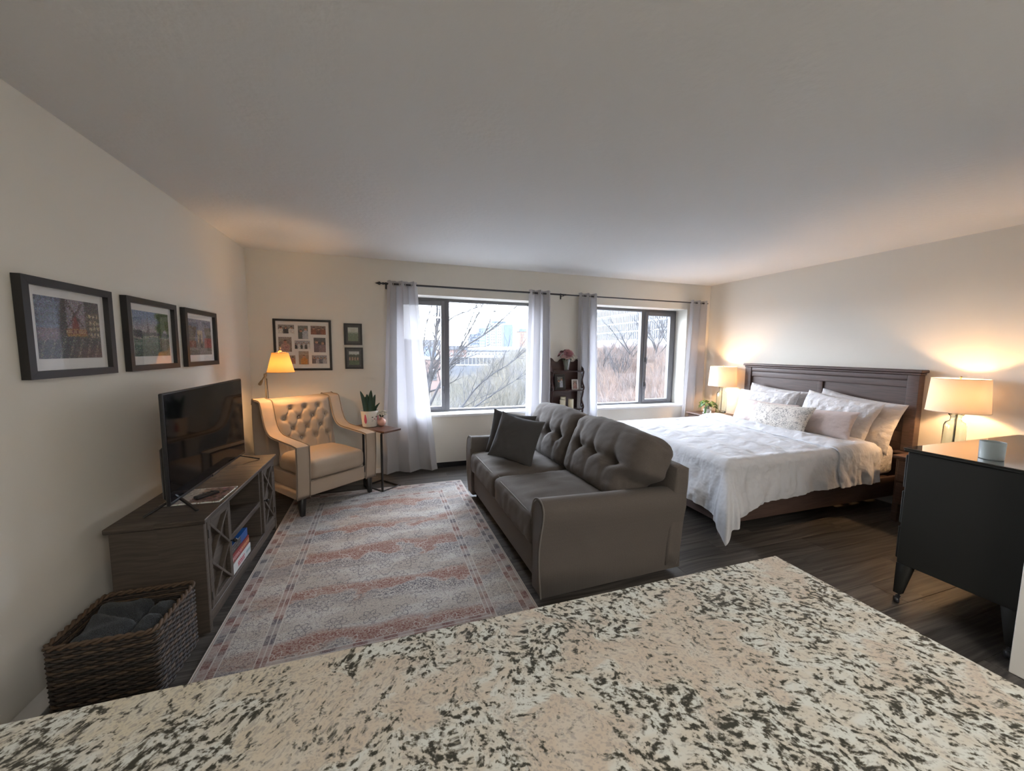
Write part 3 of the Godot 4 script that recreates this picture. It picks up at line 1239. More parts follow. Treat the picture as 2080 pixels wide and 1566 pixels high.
func basket() -> void:
	var c := Vector3(-1.083, 0, -1.925)
	var s := thing("wicker_basket", "dark brown woven wicker basket on the floor beside the television stand", "basket", c)
	var rect := func(hx: float, hz: float, r: float, n: int) -> Array:
		var l := []
		for k in n:
			var t := float(k) / n * 4.0
			var side := int(t) % 4
			var f := t - int(t)
			var q: Vector2
			var a := -1.0 + 2.0 * f
			match side:
				0: q = Vector2(a * hx, hz)
				1: q = Vector2(hx, -a * hz)
				2: q = Vector2(-a * hx, -hz)
				_: q = Vector2(-hx, a * hz)
			var inn := q.clamp(Vector2(-hx + r, -hz + r), Vector2(hx - r, hz - r))
			q = inn + (q - inn).normalized() * r if q != inn else q
			l.append(q)
		return l
	var rows := 30
	for j in rows:
		var path: Array = rect.call(0.168, 0.166, 0.03, 112)
		var pts := []
		var rad := []
		for k in path.size():
			var q: Vector2 = path[k]
			var wave := sin(k * TAU / 5.0 + (j % 2) * PI)
			var o := q.normalized() * (0.0035 * wave)
			var n := nz.get_noise_2d(k * 0.55, j * 3.1)
			pts.append(Vector3(q.x + o.x, 0.008 + j * 0.0098 + 0.0028 * n, q.y + o.y))
			rad.append(0.0050 + 0.0016 * n + 0.0013 * wave)
		var b := MB.new()
		b.tube(pts, rad, 6, false, true)
		part(s, "woven_strand", b, M["reed_%d" % [0, 1, 0, 2, 1, 0, 3, 0, 2, 1, 0, 1, 2, 0, 1, 3, 1, 0, 2, 1, 3, 0, 1, 0, 2, 1, 3, 0, 1, 2][j]])
	for ph in [0.0, PI]:
		var path: Array = rect.call(0.168, 0.166, 0.03, 160)
		var pts := []
		for k in path.size():
			var q: Vector2 = path[k]
			var a: float = k * TAU / 8.0 + ph
			var d := q.normalized()
			pts.append(Vector3(q.x + d.x * 0.006 * cos(a), 0.303 + 0.006 * sin(a), q.y + d.y * 0.006 * cos(a)))
		var b := MB.new()
		b.tube(pts, 0.0065, 6, false, true)
		part(s, "rim", b, M.reed_rim)
	var f := MB.new()
	f.span(Vector3(-0.16, 0.002, -0.158), Vector3(0.16, 0.014, 0.158), 0.004)
	part(s, "base", f, M.reed_2)
	# plush throws
	for k in 2:
		var b := MB.new()
		var h := [Vector3(0.19, 0.21, 0.27), Vector3(0.115, 0.19, 0.25)][k] as Vector3
		var sd := 10.0 * k
		b.soft(h, 0.05, 22, func(q: Vector3, d: Vector3) -> Vector3:
			var n := nz.get_noise_3d(q.x * 6.0 + sd, q.y * 6.0, q.z * 7.0) * 0.03
			var fold := -0.028 * exp(-pow((q.z - 0.5 * q.x + 0.02) / 0.016, 2.0)) * sst(0.0, 0.08, q.y)
			return q + d * n + Vector3(0, fold + 0.02 * cos(q.x * 9.0) * cos(q.z * 8.0) * sst(0.0, 0.05, q.y), 0))
		solo("plush_throw", ["larger grey-blue plush throw bunched in the wicker basket, nearer the wall", "narrower grey-blue plush throw in the wicker basket, nearer the rug"][k], "throw", b, M.throw_plush, c + [Vector3(-0.052, 0.180, 0.0), Vector3(0.092, 0.168, 0.01)][k], [0.06, -0.05][k], "throws in the basket")


func bed_things() -> void:
	bed()
	bedding()
	for k in 2:
		nightstand(k)
		table_lamp(k)
	dresser()


func bed() -> void:
	# local: the head lies at +x, the side nearer the counter at +z
	var s := thing("bed", "dark brown panelled wooden bed frame with tall headboard against the right wall", "bed", Vector3(3.45, 0, -2.895))
	var hb := MB.new()
	hb.span(Vector3(1.075, 0.10, -0.80), Vector3(1.115, 1.270, 0.80), 0.004)
	var h := part(s, "headboard", hb, M.bed_wood)
	var b := MB.new()
	b.span(Vector3(1.025, 1.272, -0.885), Vector3(1.138, 1.300, 0.885), 0.006)
	b.span(Vector3(1.040, 1.252, -0.872), Vector3(1.130, 1.271, 0.872), 0.004)
	part(h, "cap_rail", b, M.bed_wood)
	for z in [-0.822, 0.822]:
		b = MB.new()
		b.span(Vector3(1.045, 0.545, z - 0.043), Vector3(1.125, 1.251, z + 0.043), 0.004)
		b.span(Vector3(1.030, 0.0, z - 0.050), Vector3(1.130, 0.515, z + 0.050), 0.005)
		part(h, "post", b, M.bed_wood)
		b = MB.new()
		b.span(Vector3(1.015, 0.516, z - 0.075), Vector3(1.134, 0.544, z + 0.075), 0.007)
		part(h, "post_ledge", b, M.bed_wood)
	for r in [[1.205, 1.251, 1.052], [1.135, 1.199, 1.058], [0.62, 0.72, 1.058]]:
		b = MB.new()
		b.span(Vector3(r[2], r[0], -0.778), Vector3(1.074, r[1], 0.778), 0.005)
		part(h, "cross_rail", b, M.bed_wood)
	b = MB.new()
	b.span(Vector3(1.058, 0.721, 0.025), Vector3(1.074, 1.134, 0.075), 0.004)
	part(h, "centre_stile", b, M.bed_wood)
	for z in [-0.79, 0.79]:
		b = MB.new()
		b.span(Vector3(-1.02, 0.13, z - 0.014), Vector3(1.028, 0.315, z + 0.014), 0.005)
		part(s, "side_rail", b, M.bed_wood)
	b = MB.new()
	b.span(Vector3(-1.05, 0.12, -0.81), Vector3(-1.021, 0.33, 0.81), 0.006)
	part(s, "foot_rail", b, M.bed_wood)
	for z in [-0.74, 0.74]:
		b = MB.new()
		b.span(Vector3(-1.018, 0.0, z - 0.03), Vector3(-0.96, 0.30, z + 0.03), 0.004)
		part(s, "leg", b, M.bed_wood)
	for k in 12:
		b = MB.new()
		b.span(Vector3(-0.95 + k * 0.165, 0.285, -0.774), Vector3(-0.87 + k * 0.165, 0.305, 0.774), 0.003)
		part(s, "slat", b, M.bed_wood)


const BW := 0.775
const BX := 2.43


func hang(a: float, r: float) -> Vector2:
	# how far a cloth that has run a past an edge of radius r stands out and hangs down
	if a < r * PI / 2.0:
		return Vector2(r * sin(a / r), r * (1.0 - cos(a / r)))
	return Vector2(r, r + a - r * PI / 2.0)


func cloth(s: float, t: float, off: float) -> Vector3:
	# the hem dips where the cloth gathers towards the foot corners
	var a := maxf(0.0, absf(t) - BW) * (1.0 + 0.22 * (1.0 - sst(0.0, 0.32, s - BX)))
	var b := maxf(0.0, BX - s) * (1.0 + 0.10 * sst(BW - 0.30, BW, absf(t)))
	var sg := signf(t)
	var r := sqrt(a * a + b * b)
	if r > 0.48:
		r = 0.48 + (r - 0.48) * 0.6
	var g := hang(r, 0.06)
	var top := 0.632 + off
	var pos: Vector3
	var dirv := Vector3.UP
	if r < 1e-5:
		var q := nz.get_noise_2d(s * 2.2, t * 2.2) * 0.012 + nz.get_noise_2d(s * 7.0, t * 4.0 + 8.0) * 0.006
		# quilting lines
		q -= 0.007 * exp(-pow((fposmod(s + 0.06 * t, 0.36) - 0.18) / 0.010, 2.0)) + 0.006 * exp(-pow((fposmod(t + 0.08, 0.38) - 0.19) / 0.010, 2.0))
		q += 0.012 * cos((fposmod(s + 0.06 * t, 0.36) / 0.36) * TAU) * -1.0
		var edge := sst(0.0, 0.10, minf(BW - absf(t), s - BX))
		return Vector3(s, top + q * edge, -2.895 + t)
	var phi := atan2(a, b)
	dirv = Vector3(-cos(phi), 0, sg * sin(phi))
	var full := sin(phi * 2.0) * sst(0.08, 0.45, r)
	var wave := (0.035 * sin(phi * 10.0 + 0.6) + 0.02 * sin(phi * 17.0)) * full
	var along := s if a > 0.0 and b <= 0.0 else (t if a <= 0.0 else 0.0)
	if a <= 0.0 or b <= 0.0:
		wave += (0.040 * nz.get_noise_2d(along * 4.5 + sg * 3.0, g.y * 1.6) + 0.012 * nz.get_noise_2d(along * 13.0, g.y * 5.0 + 4.0)) * sst(0.03, 0.28, g.y)
	var o := g.x + off + wave + 0.15 * full + 0.02 * sst(0.1, 0.35, g.y)
	pos = Vector3(maxf(s, BX), top - off - g.y + off * (1.0 - sst(0.0, 0.09, r)), -2.895 + clampf(t, -BW, BW))
	return pos + dirv * o


func bedding() -> void:
	var b := MB.new()
	b.soft(Vector3(2.03, 0.275, 1.53), 0.055, 40, func(q: Vector3, d: Vector3) -> Vector3: return q + d * 0.008 * nz.get_noise_3d(q.x * 6.0, q.y * 14.0, q.z * 6.0), Vector3(3.458, 0.452, -2.895))
	solo("mattress", "white sheeted mattress showing at the head end of the bed", "mattress", b, M.sheet_cotton)
	# duvet: near side, top, far side and foot in one sheet
	var side := 0.385
	var foot := 0.44
	var head := 4.04
	b = MB.new()
	var map := func(u: float, w: float) -> Vector3:
		var t := lerpf(-(BW + side), BW + side, w)
		var s := lerpf(BX - foot, head, u)
		if absf(t) > BW:
			# the hem lifts towards the head
			var k := sst(BX + 0.1, head, s) * 0.16
			t = signf(t) * (BW + (absf(t) - BW) * (1.0 - k))
		return cloth(s, t, 0.004)
	b.grid(110, 120, map, false, false, true)
	var d := thing("duvet", "white quilted duvet spread over the bed, one corner hanging to the floor", "duvet")
	part(d, "cover", b, M.duvet_cotton)
	# the turned-back band below the pillows
	b = MB.new()
	var band := func(u: float, w: float) -> Vector3:
		var t := lerpf(-(BW + side * 0.5), BW + side * 0.90, w)
		var v := sin(u * PI)
		var lean := lerpf(3.72, 3.56, clampf((t + BW) / (2.0 * BW), 0.0, 1.0))
		var s := lerpf(lean, 4.075, clampf((u - 0.06) / 0.88, 0.0, 1.0))
		var thick := 0.006 + 0.026 * sqrt(maxf(v, 0.0)) + 0.006 * nz.get_noise_2d(s * 12.0, t * 6.0)
		return cloth(s, t, thick)
	b.grid(36, 110, band, false, false, true)
	part(d, "turned_back_band", b, M.duvet_cotton)
	# pillows
	var white := pillow(0.71, 0.48, 0.18, 1.0, 0.030)
	var white2 := pillow(0.73, 0.49, 0.19, 5.0, 0.034)
	var blush := pillow(0.62, 0.30, 0.13, 9.0, 0.006)
	var gp := "pillows at the head of the bed"
	put_pillow("pillow", "white pillow at the back, against the headboard, farther from the counter", white2, M.sheet_cotton, Vector3(4.36, 0.80, -3.24), -16.0, 2.0, -4.0, gp)
	put_pillow("pillow", "white pillow at the back, its open end slumping beside the dresser", white2, M.sheet_cotton, Vector3(4.37, 0.79, -2.44), -15.0, 0.0, -7.0, gp)
	put_pillow("pillow", "white pillow with its case end lying flat, behind the small floral cushion", white, M.sheet_cotton, Vector3(4.235, 0.775, -3.27), -24.0, 3.0, 3.0, gp)
	put_pillow("pillow", "creased white pillow standing with one pointed corner at the bed's middle", white, M.sheet_cotton, Vector3(4.235, 0.795, -2.53), -24.0, -3.0, -5.0, gp)
	var bl := ["pale pink oblong cushion mostly hidden behind the floral cushion", "pale pink oblong cushion leaning on the white pillow nearest the dresser"]
	for k in 2:
		put_pillow("cushion", bl[k], blush, M.blush_cotton, [Vector3(4.055, 0.755, -3.10), Vector3(4.045, 0.755, -2.545)][k], -30.0, [2.0, 0.0][k], [0.0, 3.0][k], gp)
	M.floral_cotton = mat("floral_cotton", Color.WHITE, 0.85)
	M.floral_cotton.albedo_texture = tex(floral_image())
	put_pillow("cushion", "small off-white cushion printed with grey line-drawn flowers", pillow(0.64, 0.31, 0.13, 14.0, 0.004), M.floral_cotton, Vector3(3.90, 0.765, -2.83), -32.0, -4.0, 3.0, gp)


func pillow(w: float, h: float, t: float, sd: float, wr: float) -> ArrayMesh:
	var b := MB.new()
	for side in [1.0, -1.0]:
		var f := func(u: float, v: float) -> Vector3:
			var x := u * 2.0 - 1.0
			var y := v * 2.0 - 1.0
			x = sin(x * PI / 2.0) * 0.5 + x * 0.5
			y = sin(y * PI / 2.0) * 0.5 + y * 0.5
			var e := pow(maxf(0.0, 1.0 - pow(absf(x), 2.6)), 0.55) * pow(maxf(0.0, 1.0 - pow(absf(y), 2.6)), 0.55)
			var px := x * w / 2.0 * (1.0 - 0.07 * (1.0 - y * y))
			var py := y * h / 2.0 * (1.0 - 0.10 * (1.0 - x * x))
			var n := nz.get_noise_3d(px * 7.0 + sd, py * 7.0, side * 3.0) * 0.7 + nz.get_noise_3d(px * 16.0 + sd, py * 9.0 + px * 8.0, side) * 0.5
			return Vector3(px, py - 0.03 * h * e, side * t / 2.0 * e + wr * n * sqrt(e))
		b.grid(40, 28, f, false, false, side < 0.0)
	for k in b.uv.size():
		b.uv[k] = Vector2(b.uv[k].x, 1.0 - b.uv[k].y)
	return b.done()


func put_pillow(called: String, label: String, m: ArrayMesh, material: Material, at: Vector3, lean: float, yaw: float, roll: float, group: String, face := -90.0) -> void:
	var o := solo(called, label, called, m, material, at, 0.0, group)
	o.rotation_degrees = Vector3(lean, face + yaw, roll)


func floral_image() -> Image:
	var w := 384
	var h := 192
	var im := Image.create(w, h, false, Image.FORMAT_RGB8)
	var n := noise(0.05, 2, 51)
	var ground := Color(0.80, 0.775, 0.74)
	var ink := Color(0.36, 0.35, 0.355)
	var heads := [Vector3(205, 105, 62), Vector3(70, 60, 52), Vector3(330, 60, 44), Vector3(110, 170, 40), Vector3(300, 165, 46)]
	for j in h:
		for i in w:
			var c := ground
			var g := n.get_noise_2d(i, j)
			var best := 0.0
			for q in heads:
				var d := Vector2(i - q.x, j - q.y)
				var r: float = d.length() / q.z
				if r < 1.1:
					var a := d.angle()
					# rings of petals drawn in line
					var rr := r * 5.0 + 0.28 * cos(a * (5.0 + floor(r * 5.0) * 2.0) + floor(r * 5.0) * 1.3) + g * 0.6
					var l := absf(fposmod(rr, 1.0) - 0.5)
					best = maxf(best, (1.0 - sst(0.04, 0.13, l)) * sst(1.12, 0.95, r))
					best = maxf(best, 0.28 * sst(0.5, 0.1, r))
			var leaf := absf(n.get_noise_2d(i * 0.55 + 200.0, j * 0.9 + 40.0))
			best = maxf(best, 0.75 * (1.0 - sst(0.015, 0.04, leaf)))
			best = maxf(best, 0.55 * sst(0.33, 0.42, n.get_noise_2d(i * 0.8 + 500.0, j + 90.0)))
			im.set_pixel(i, j, c.lerp(ink, best * 0.85))
	return im


func nightstand(k: int) -> void:
	var z: float = [-4.06, -1.70][k]
	var s := thing("nightstand", ["brown wooden nightstand by the curtain, holding lamp and plant", "brown wooden nightstand between the bed and the dresser"][k], "nightstand", Vector3(4.325, 0, z), 0.0, "nightstands beside the bed")
	var b := MB.new()
	b.span(Vector3(-0.245, 0.555, -0.265), Vector3(0.235, 0.58, 0.265), 0.005)
	part(s, "top", b, M.night_wood)
	b = MB.new()
	b.span(Vector3(-0.22, 0.16, -0.245), Vector3(0.225, 0.554, 0.245), 0.004)
	part(s, "body", b, M.night_wood)
	for y in [[0.175, 0.345], [0.365, 0.540]]:
		b = MB.new()
		b.span(Vector3(-0.236, y[0], -0.225), Vector3(-0.221, y[1], 0.225), 0.004)
		var d := part(s, "drawer", b, M.night_wood)
		b = MB.new()
		b.tube([Vector3(-0.237, (y[0] + y[1]) / 2.0, 0.0), Vector3(-0.25, (y[0] + y[1]) / 2.0, 0.0), Vector3(-0.262, (y[0] + y[1]) / 2.0, 0.0)], [0.006, 0.006, 0.014], 10)
		part(d, "knob", b, M.leg_black)
	for q in [Vector2(-0.20, -0.225), Vector2(-0.20, 0.225), Vector2(0.205, -0.225), Vector2(0.205, 0.225)]:
		b = MB.new()
		b.span(Vector3(q.x - 0.02, 0, q.y - 0.02), Vector3(q.x + 0.02, 0.159, q.y + 0.02), 0.003)
		part(s, "leg", b, M.night_wood)


func table_lamp(k: int) -> void:
	var at: Vector3 = [Vector3(4.375, 0.58, -3.995), Vector3(4.365, 0.58, -1.728)][k]
	var s := thing("table_lamp", ["lit table lamp with clear glass jar base beside the trailing plant", "lit table lamp with clear glass jar base behind the dresser"][k], "lamp", at, 0.0, "matching lamps on either side of the bed")
	var b := MB.new()
	b.lathe([Vector2(0.0, 0.0), Vector2(0.068, 0.0), Vector2(0.070, 0.012), Vector2(0.064, 0.018), Vector2(0.0, 0.018)], 32)
	part(s, "foot", b, M.brass_dull)
	b = MB.new()
	var prof := [Vector2(0.060, 0.020), Vector2(0.066, 0.05), Vector2(0.066, 0.12), Vector2(0.065, 0.24), Vector2(0.064, 0.285), Vector2(0.056, 0.310), Vector2(0.036, 0.322), Vector2(0.032, 0.335), Vector2(0.032, 0.358), Vector2(0.044, 0.372), Vector2(0.044, 0.380), Vector2(0.038, 0.382), Vector2(0.029, 0.360), Vector2(0.0285, 0.335), Vector2(0.033, 0.320), Vector2(0.052, 0.306), Vector2(0.0605, 0.283), Vector2(0.0615, 0.24), Vector2(0.0625, 0.12), Vector2(0.0625, 0.052), Vector2(0.057, 0.026), Vector2(0.0, 0.024), Vector2(0.0, 0.020), Vector2(0.060, 0.020)]
	b.lathe(prof, 40)
	part(s, "glass_body", b, M.jar_glass)
	b = MB.new()
	b.lathe([Vector2(0.008, 0.0245), Vector2(0.007, 0.10), Vector2(0.006, 0.25), Vector2(0.008, 0.37), Vector2(0.012, 0.385), Vector2(0.012, 0.42), Vector2(0.015, 0.425), Vector2(0.015, 0.46), Vector2(0.0, 0.46)], 14)
	part(s, "stem", b, M.brass_dull)
	# shade
	b = MB.new()
	b.lathe([Vector2(0.176, 0.400), Vector2(0.160, 0.665)], 64)
	var sh := part(s, "shade", b, M.shade_linen)
	for q in [[0.176, 0.400], [0.160, 0.665]]:
		b = MB.new()
		b.tube(arc(Vector3(0, q[1], 0), Vector3(q[0], 0, 0), Vector3(0, 0, q[0]), 64).slice(0, 64), 0.0026, 6, false, true)
		part(sh, "rim", b, M.shade_linen)
	b = MB.new()
	for j in 3:
		var a := TAU * j / 3.0 + 0.5
		b.tube([Vector3(0, 0.655, 0), Vector3(0.159 * cos(a), 0.660, 0.159 * sin(a))], 0.0022, 6)
	b.tube(curve([Vector3(0.0, 0.44, 0.02), Vector3(0.0, 0.52, 0.055), Vector3(0, 0.62, 0.04), Vector3(0, 0.655, 0.0), Vector3(0, 0.62, -0.04), Vector3(0, 0.52, -0.055), Vector3(0.0, 0.44, -0.02)], 4), 0.0022, 6)
	part(s, "harp", b, M.brass_dull)
	b = MB.new()
	b.lathe([Vector2(0.0, 0.656), Vector2(0.006, 0.658), Vector2(0.005, 0.668), Vector2(0.010, 0.676), Vector2(0.007, 0.686), Vector2(0.0, 0.688)], 12)
	part(s, "finial", b, M.brass_dull)
	b = MB.new()
	b.lathe([Vector2(0.0, 0.46), Vector2(0.014, 0.462), Vector2(0.016, 0.49), Vector2(0.030, 0.525), Vector2(0.028, 0.55), Vector2(0.016, 0.568), Vector2(0.0, 0.572)], 20)
	part(s, "bulb", b, M.bulb_glow)
	glow(s, Vector3(0, 0.53, 0), TABLE_LAMP)


func glow(s: Node3D, at: Vector3, e: float) -> void:
	var l := OmniLight3D.new()
	l.name = "lamp_light"
	l.light_energy = e
	l.light_color = Color(1.0, 0.79, 0.56)
	l.light_size = 0.028
	l.omni_range = 12.0
	l.omni_attenuation = 2.0
	l.shadow_enabled = true
	s.add_child(l)
	l.position = at


func dresser() -> void:
	var s := thing("dresser", "near-black painted dresser with glass top and tapered legs by the partition wall", "dresser", Vector3(3.37, 0, -1.04))
	var b := MB.new()
	b.span(Vector3(-0.60, 0.235, -0.225), Vector3(0.60, 0.888, 0.225), 0.004)
	part(s, "body", b, M.dresser_paint)
	b = MB.new()
	b.span(Vector3(-0.615, 0.889, -0.237), Vector3(0.615, 0.903, 0.237), 0.004)
	part(s, "top", b, M.dresser_paint)
	b = MB.new()
	b.span(Vector3(-0.617, 0.9035, -0.239), Vector3(0.617, 0.910, 0.239), 0.001)
	part(s, "glass_top", b, M.dresser_glass)
	for r in 3:
		for c in 2:
			b = MB.new()
			b.span(Vector3(-0.58 + c * 0.59, 0.255 + r * 0.21, -0.243), Vector3(-0.01 + c * 0.59, 0.445 + r * 0.21, -0.2255), 0.004)
			var d := part(s, "drawer", b, M.dresser_paint)
			for e in [0.15, 0.43]:
				b = MB.new()
				b.lathe([Vector2(0.0, -0.012), Vector2(0.011, -0.008), Vector2(0.013, 0.0), Vector2(0.011, 0.008), Vector2(0.0, 0.012)], 10, Vector3(-0.58 + c * 0.59 + e, 0.35 + r * 0.21, -0.256))
				part(d, "knob", b, M.brass_dull)
	for q in [Vector2(-0.57, -0.195), Vector2(0.57, -0.195), Vector2(-0.57, 0.195), Vector2(0.57, 0.195)]:
		b = MB.new()
		var ids := []
		for f in [[0.055, 0.016], [0.234, 0.030]]:
			var ring := []
			for c in [[-1, -1], [1, -1], [1, 1], [-1, 1]]:
				ring.append(b.p(Vector3(q.x + c[0] * f[1] - sign(q.x) * (0.030 - f[1]) * -1.0, f[0], q.y + c[1] * f[1] + sign(q.y) * (0.030 - f[1]))))
			ids.append(ring)
		var mid := Vector3(q.x, 0.14, q.y)
		for k in 4:
			b.out([ids[0][k], ids[0][(k + 1) % 4], ids[1][(k + 1) % 4], ids[1][k]], mid)
		b.out(ids[0], mid)
		b.out(ids[1], mid)
		var leg := part(s, "leg", b, M.dresser_paint)
		b = MB.new()
		var cx: float = q.x + sign(q.x) * 0.012
		var cz: float = q.y + sign(q.y) * 0.012
		b.tube([Vector3(cx, 0.054, cz), Vector3(cx, 0.036, cz)], 0.006, 8)
		b.tube([Vector3(cx - 0.026, 0.018, cz - 0.006), Vector3(cx - 0.014, 0.018, cz + 0.008)], 0.018, 14)
		b.bar(Vector3(cx, 0.040, cz), Vector3(cx - 0.02, 0.020, cz), 0.022, 0.004, 0.001)
		part(leg, "caster", b, M.steel_dark)
	# frosted tumbler on the glass top
	b = MB.new()
	b.lathe([Vector2(0.0, 0.0), Vector2(0.040, 0.0), Vector2(0.042, 0.004), Vector2(0.044, 0.088), Vector2(0.043, 0.090), Vector2(0.041, 0.088), Vector2(0.039, 0.008), Vector2(0.0, 0.006)], 32)
	solo("tumbler", "pale frosted glass tumbler standing on the dresser", "glass", b, M.frosted, Vector3(2.89, 0.910, -1.005))


func wall_things() -> void:
	curtain_rod()
	curtains()
	var names := ["framed street scene with a red windmill, the nearest of three on the left wall", "framed riverside scene with an iron tower, the middle of three on the left wall", "framed street scene with a stone arch, the farthest of three on the left wall"]
	var zs := [-2.2235, -2.831, -3.435]
	var art := [windmill_image(), river_image(), arch_image()]
	for k in 3:
		var s := picture("picture_frame", names[k], Vector3(XL + 0.002, 1.501, zs[k]), PI / 2.0, 0.497, 0.412, 0.032, 0.030, "framed prints on the left wall")
		print_in(s, "print", Vector3(0.004, 0.006, 0), 0.352, 0.262, art[k])
	# collage of nine photographs
	var c := picture("photo_collage_frame", "black frame with nine small photographs in a white mount, above the armchair", Vector3(-0.878, 1.468, ZB + 0.002), 0.0, 0.548, 0.540, 0.022, 0.022, "")
	var spots := [[-0.155, 0.165, 0.150, 0.092], [0.002, 0.135, 0.095, 0.140], [0.148, 0.160, 0.145, 0.092], [-0.170, 0.005, 0.122, 0.155], [-0.008, 0.003, 0.145, 0.088], [0.158, 0.003, 0.115, 0.155], [-0.155, -0.155, 0.150, 0.090], [0.0, -0.135, 0.095, 0.140], [0.150, -0.152, 0.145, 0.090]]
	for k in 9:
		var q: Array = spots[k]
		print_in(c, "photograph", Vector3(q[0], q[1], 0), q[2], q[3], people_image(k, q[2] > q[3]))
	for k in 2:
		var f := picture("small_photo_frame", ["small black frame with a pale green view, the upper of two beside the curtain", "small black frame with a house and lawn, the lower of two beside the curtain"][k], Vector3([-0.385, -0.381][k], [1.594, 1.331][k], ZB + 0.002), 0.0, 0.186, 0.236, 0.020, 0.018, "pair of small black frames", M.frame_black)
		print_in(f, "photograph", Vector3(0, 0, 0), 0.105, 0.150, lawn_image(k))
	floor_lamp()


func picture(called: String, label: String, at: Vector3, turn: float, w: float, h: float, face: float, deep: float, group: String, board: Material = null) -> Node3D:
	# local: back on the wall at z = 0, the picture looks to +z
	var s := thing(called, label, "picture frame", at, turn, group)
	var o := [Vector2(-w / 2, -h / 2), Vector2(w / 2, -h / 2), Vector2(w / 2, h / 2), Vector2(-w / 2, h / 2)]
	var n := [Vector2(-w / 2 + face, -h / 2 + face), Vector2(w / 2 - face, -h / 2 + face), Vector2(w / 2 - face, h / 2 - face), Vector2(-w / 2 + face, h / 2 - face)]
	for k in 4:
		# mitred at the corners
		var b := MB.new()
		b.x.origin.z = 0.001
		b.plate(PackedVector2Array([o[k], o[(k + 1) % 4], n[(k + 1) % 4], n[k]]), deep - 0.001, 0.0004)
		part(s, "frame_rail", b, M.frame_black)
	var m := MB.new()
	m.span(Vector3(-w / 2 + face - 0.004, -h / 2 + face - 0.004, 0.002), Vector3(w / 2 - face + 0.004, h / 2 - face + 0.004, 0.008), 0.0005)
	part(s, "mount", m, board if board else M.mat_board)
	part(s, "glazing", one_sheet(-w / 2 + face - 0.002, w / 2 - face + 0.002, -h / 2 + face - 0.002, h / 2 - face + 0.002, 0.0135), M.picture_glass)
	return s


func print_in(s: Node3D, called: String, at: Vector3, w: float, h: float, im: Image) -> void:
	var b := MB.new()
	b.span(Vector3(at.x - w / 2, at.y - h / 2, 0.0082), Vector3(at.x + w / 2, at.y + h / 2, 0.0094), 0.0003)
	for k in b.v.size():
		b.uv[k] = Vector2((b.v[k].x - at.x) / w + 0.5, 0.5 - (b.v[k].y - at.y) / h)
	var m := mat("print", Color.WHITE, 0.7)
	m.albedo_texture = tex(im)
	part(s, called, b, m)


# ---- prints: fields of colour broken up by brush dabs

func painted(w: int, h: int, sd: int, n: int, size: float, jit: float, f: Callable) -> Image:
	var r := RandomNumberGenerator.new()
	r.seed = sd
	var im := Image.create(w, h, false, Image.FORMAT_RGB8)
	for j in h:
		for i in w:
			im.set_pixel(i, j, f.call(float(i) / w + 0.012 * nz.get_noise_2d(i * 0.12 + sd, j * 0.12), float(j) / h + 0.016 * nz.get_noise_2d(i * 0.12, j * 0.12 + sd)))
	for k in n:
		var x := r.randf()
		var y := r.randf()
		var big := 2.4 if k < n / 4 else 1.0
		var c: Color = f.call(clampf(x + r.randfn(0, 0.012), 0, 1), clampf(y + r.randfn(0, 0.012), 0, 1))
		var d := r.randfn(0.0, jit)
		c = Color(c.r + d + r.randfn(0, jit * 0.35), c.g + d + r.randfn(0, jit * 0.35), c.b + d + r.randfn(0, jit * 0.35))
		im.fill_rect(Rect2i(int(x * w), int(y * h), 1 + int(r.randf() * size * big), 1 + int(r.randf() * size * 0.7 * big)), c.clamp())
	return im


const FONT := {"M": [5, 7, 7, 5, 5], "O": [7, 5, 5, 5, 7], "U": [5, 5, 5, 5, 7], "L": [4, 4, 4, 4, 7], "I": [2, 2, 2, 2, 2], "N": [6, 5, 5, 5, 5], "R": [6, 5, 6, 5, 5], "G": [7, 4, 5, 5, 7], "E": [7, 4, 6, 4, 7], " ": [0, 0, 0, 0, 0]}


func letters(im: Image, text: String, x: int, y: int, c: Color) -> void:
	for k in text.length():
		var rows: Array = FONT[text[k]]
		for j in 5:
			for i in 3:
				if int(rows[j]) & (4 >> i):
					im.fill_rect(Rect2i(x + k * 8 + i * 2, y + j * 2, 2, 2), c)


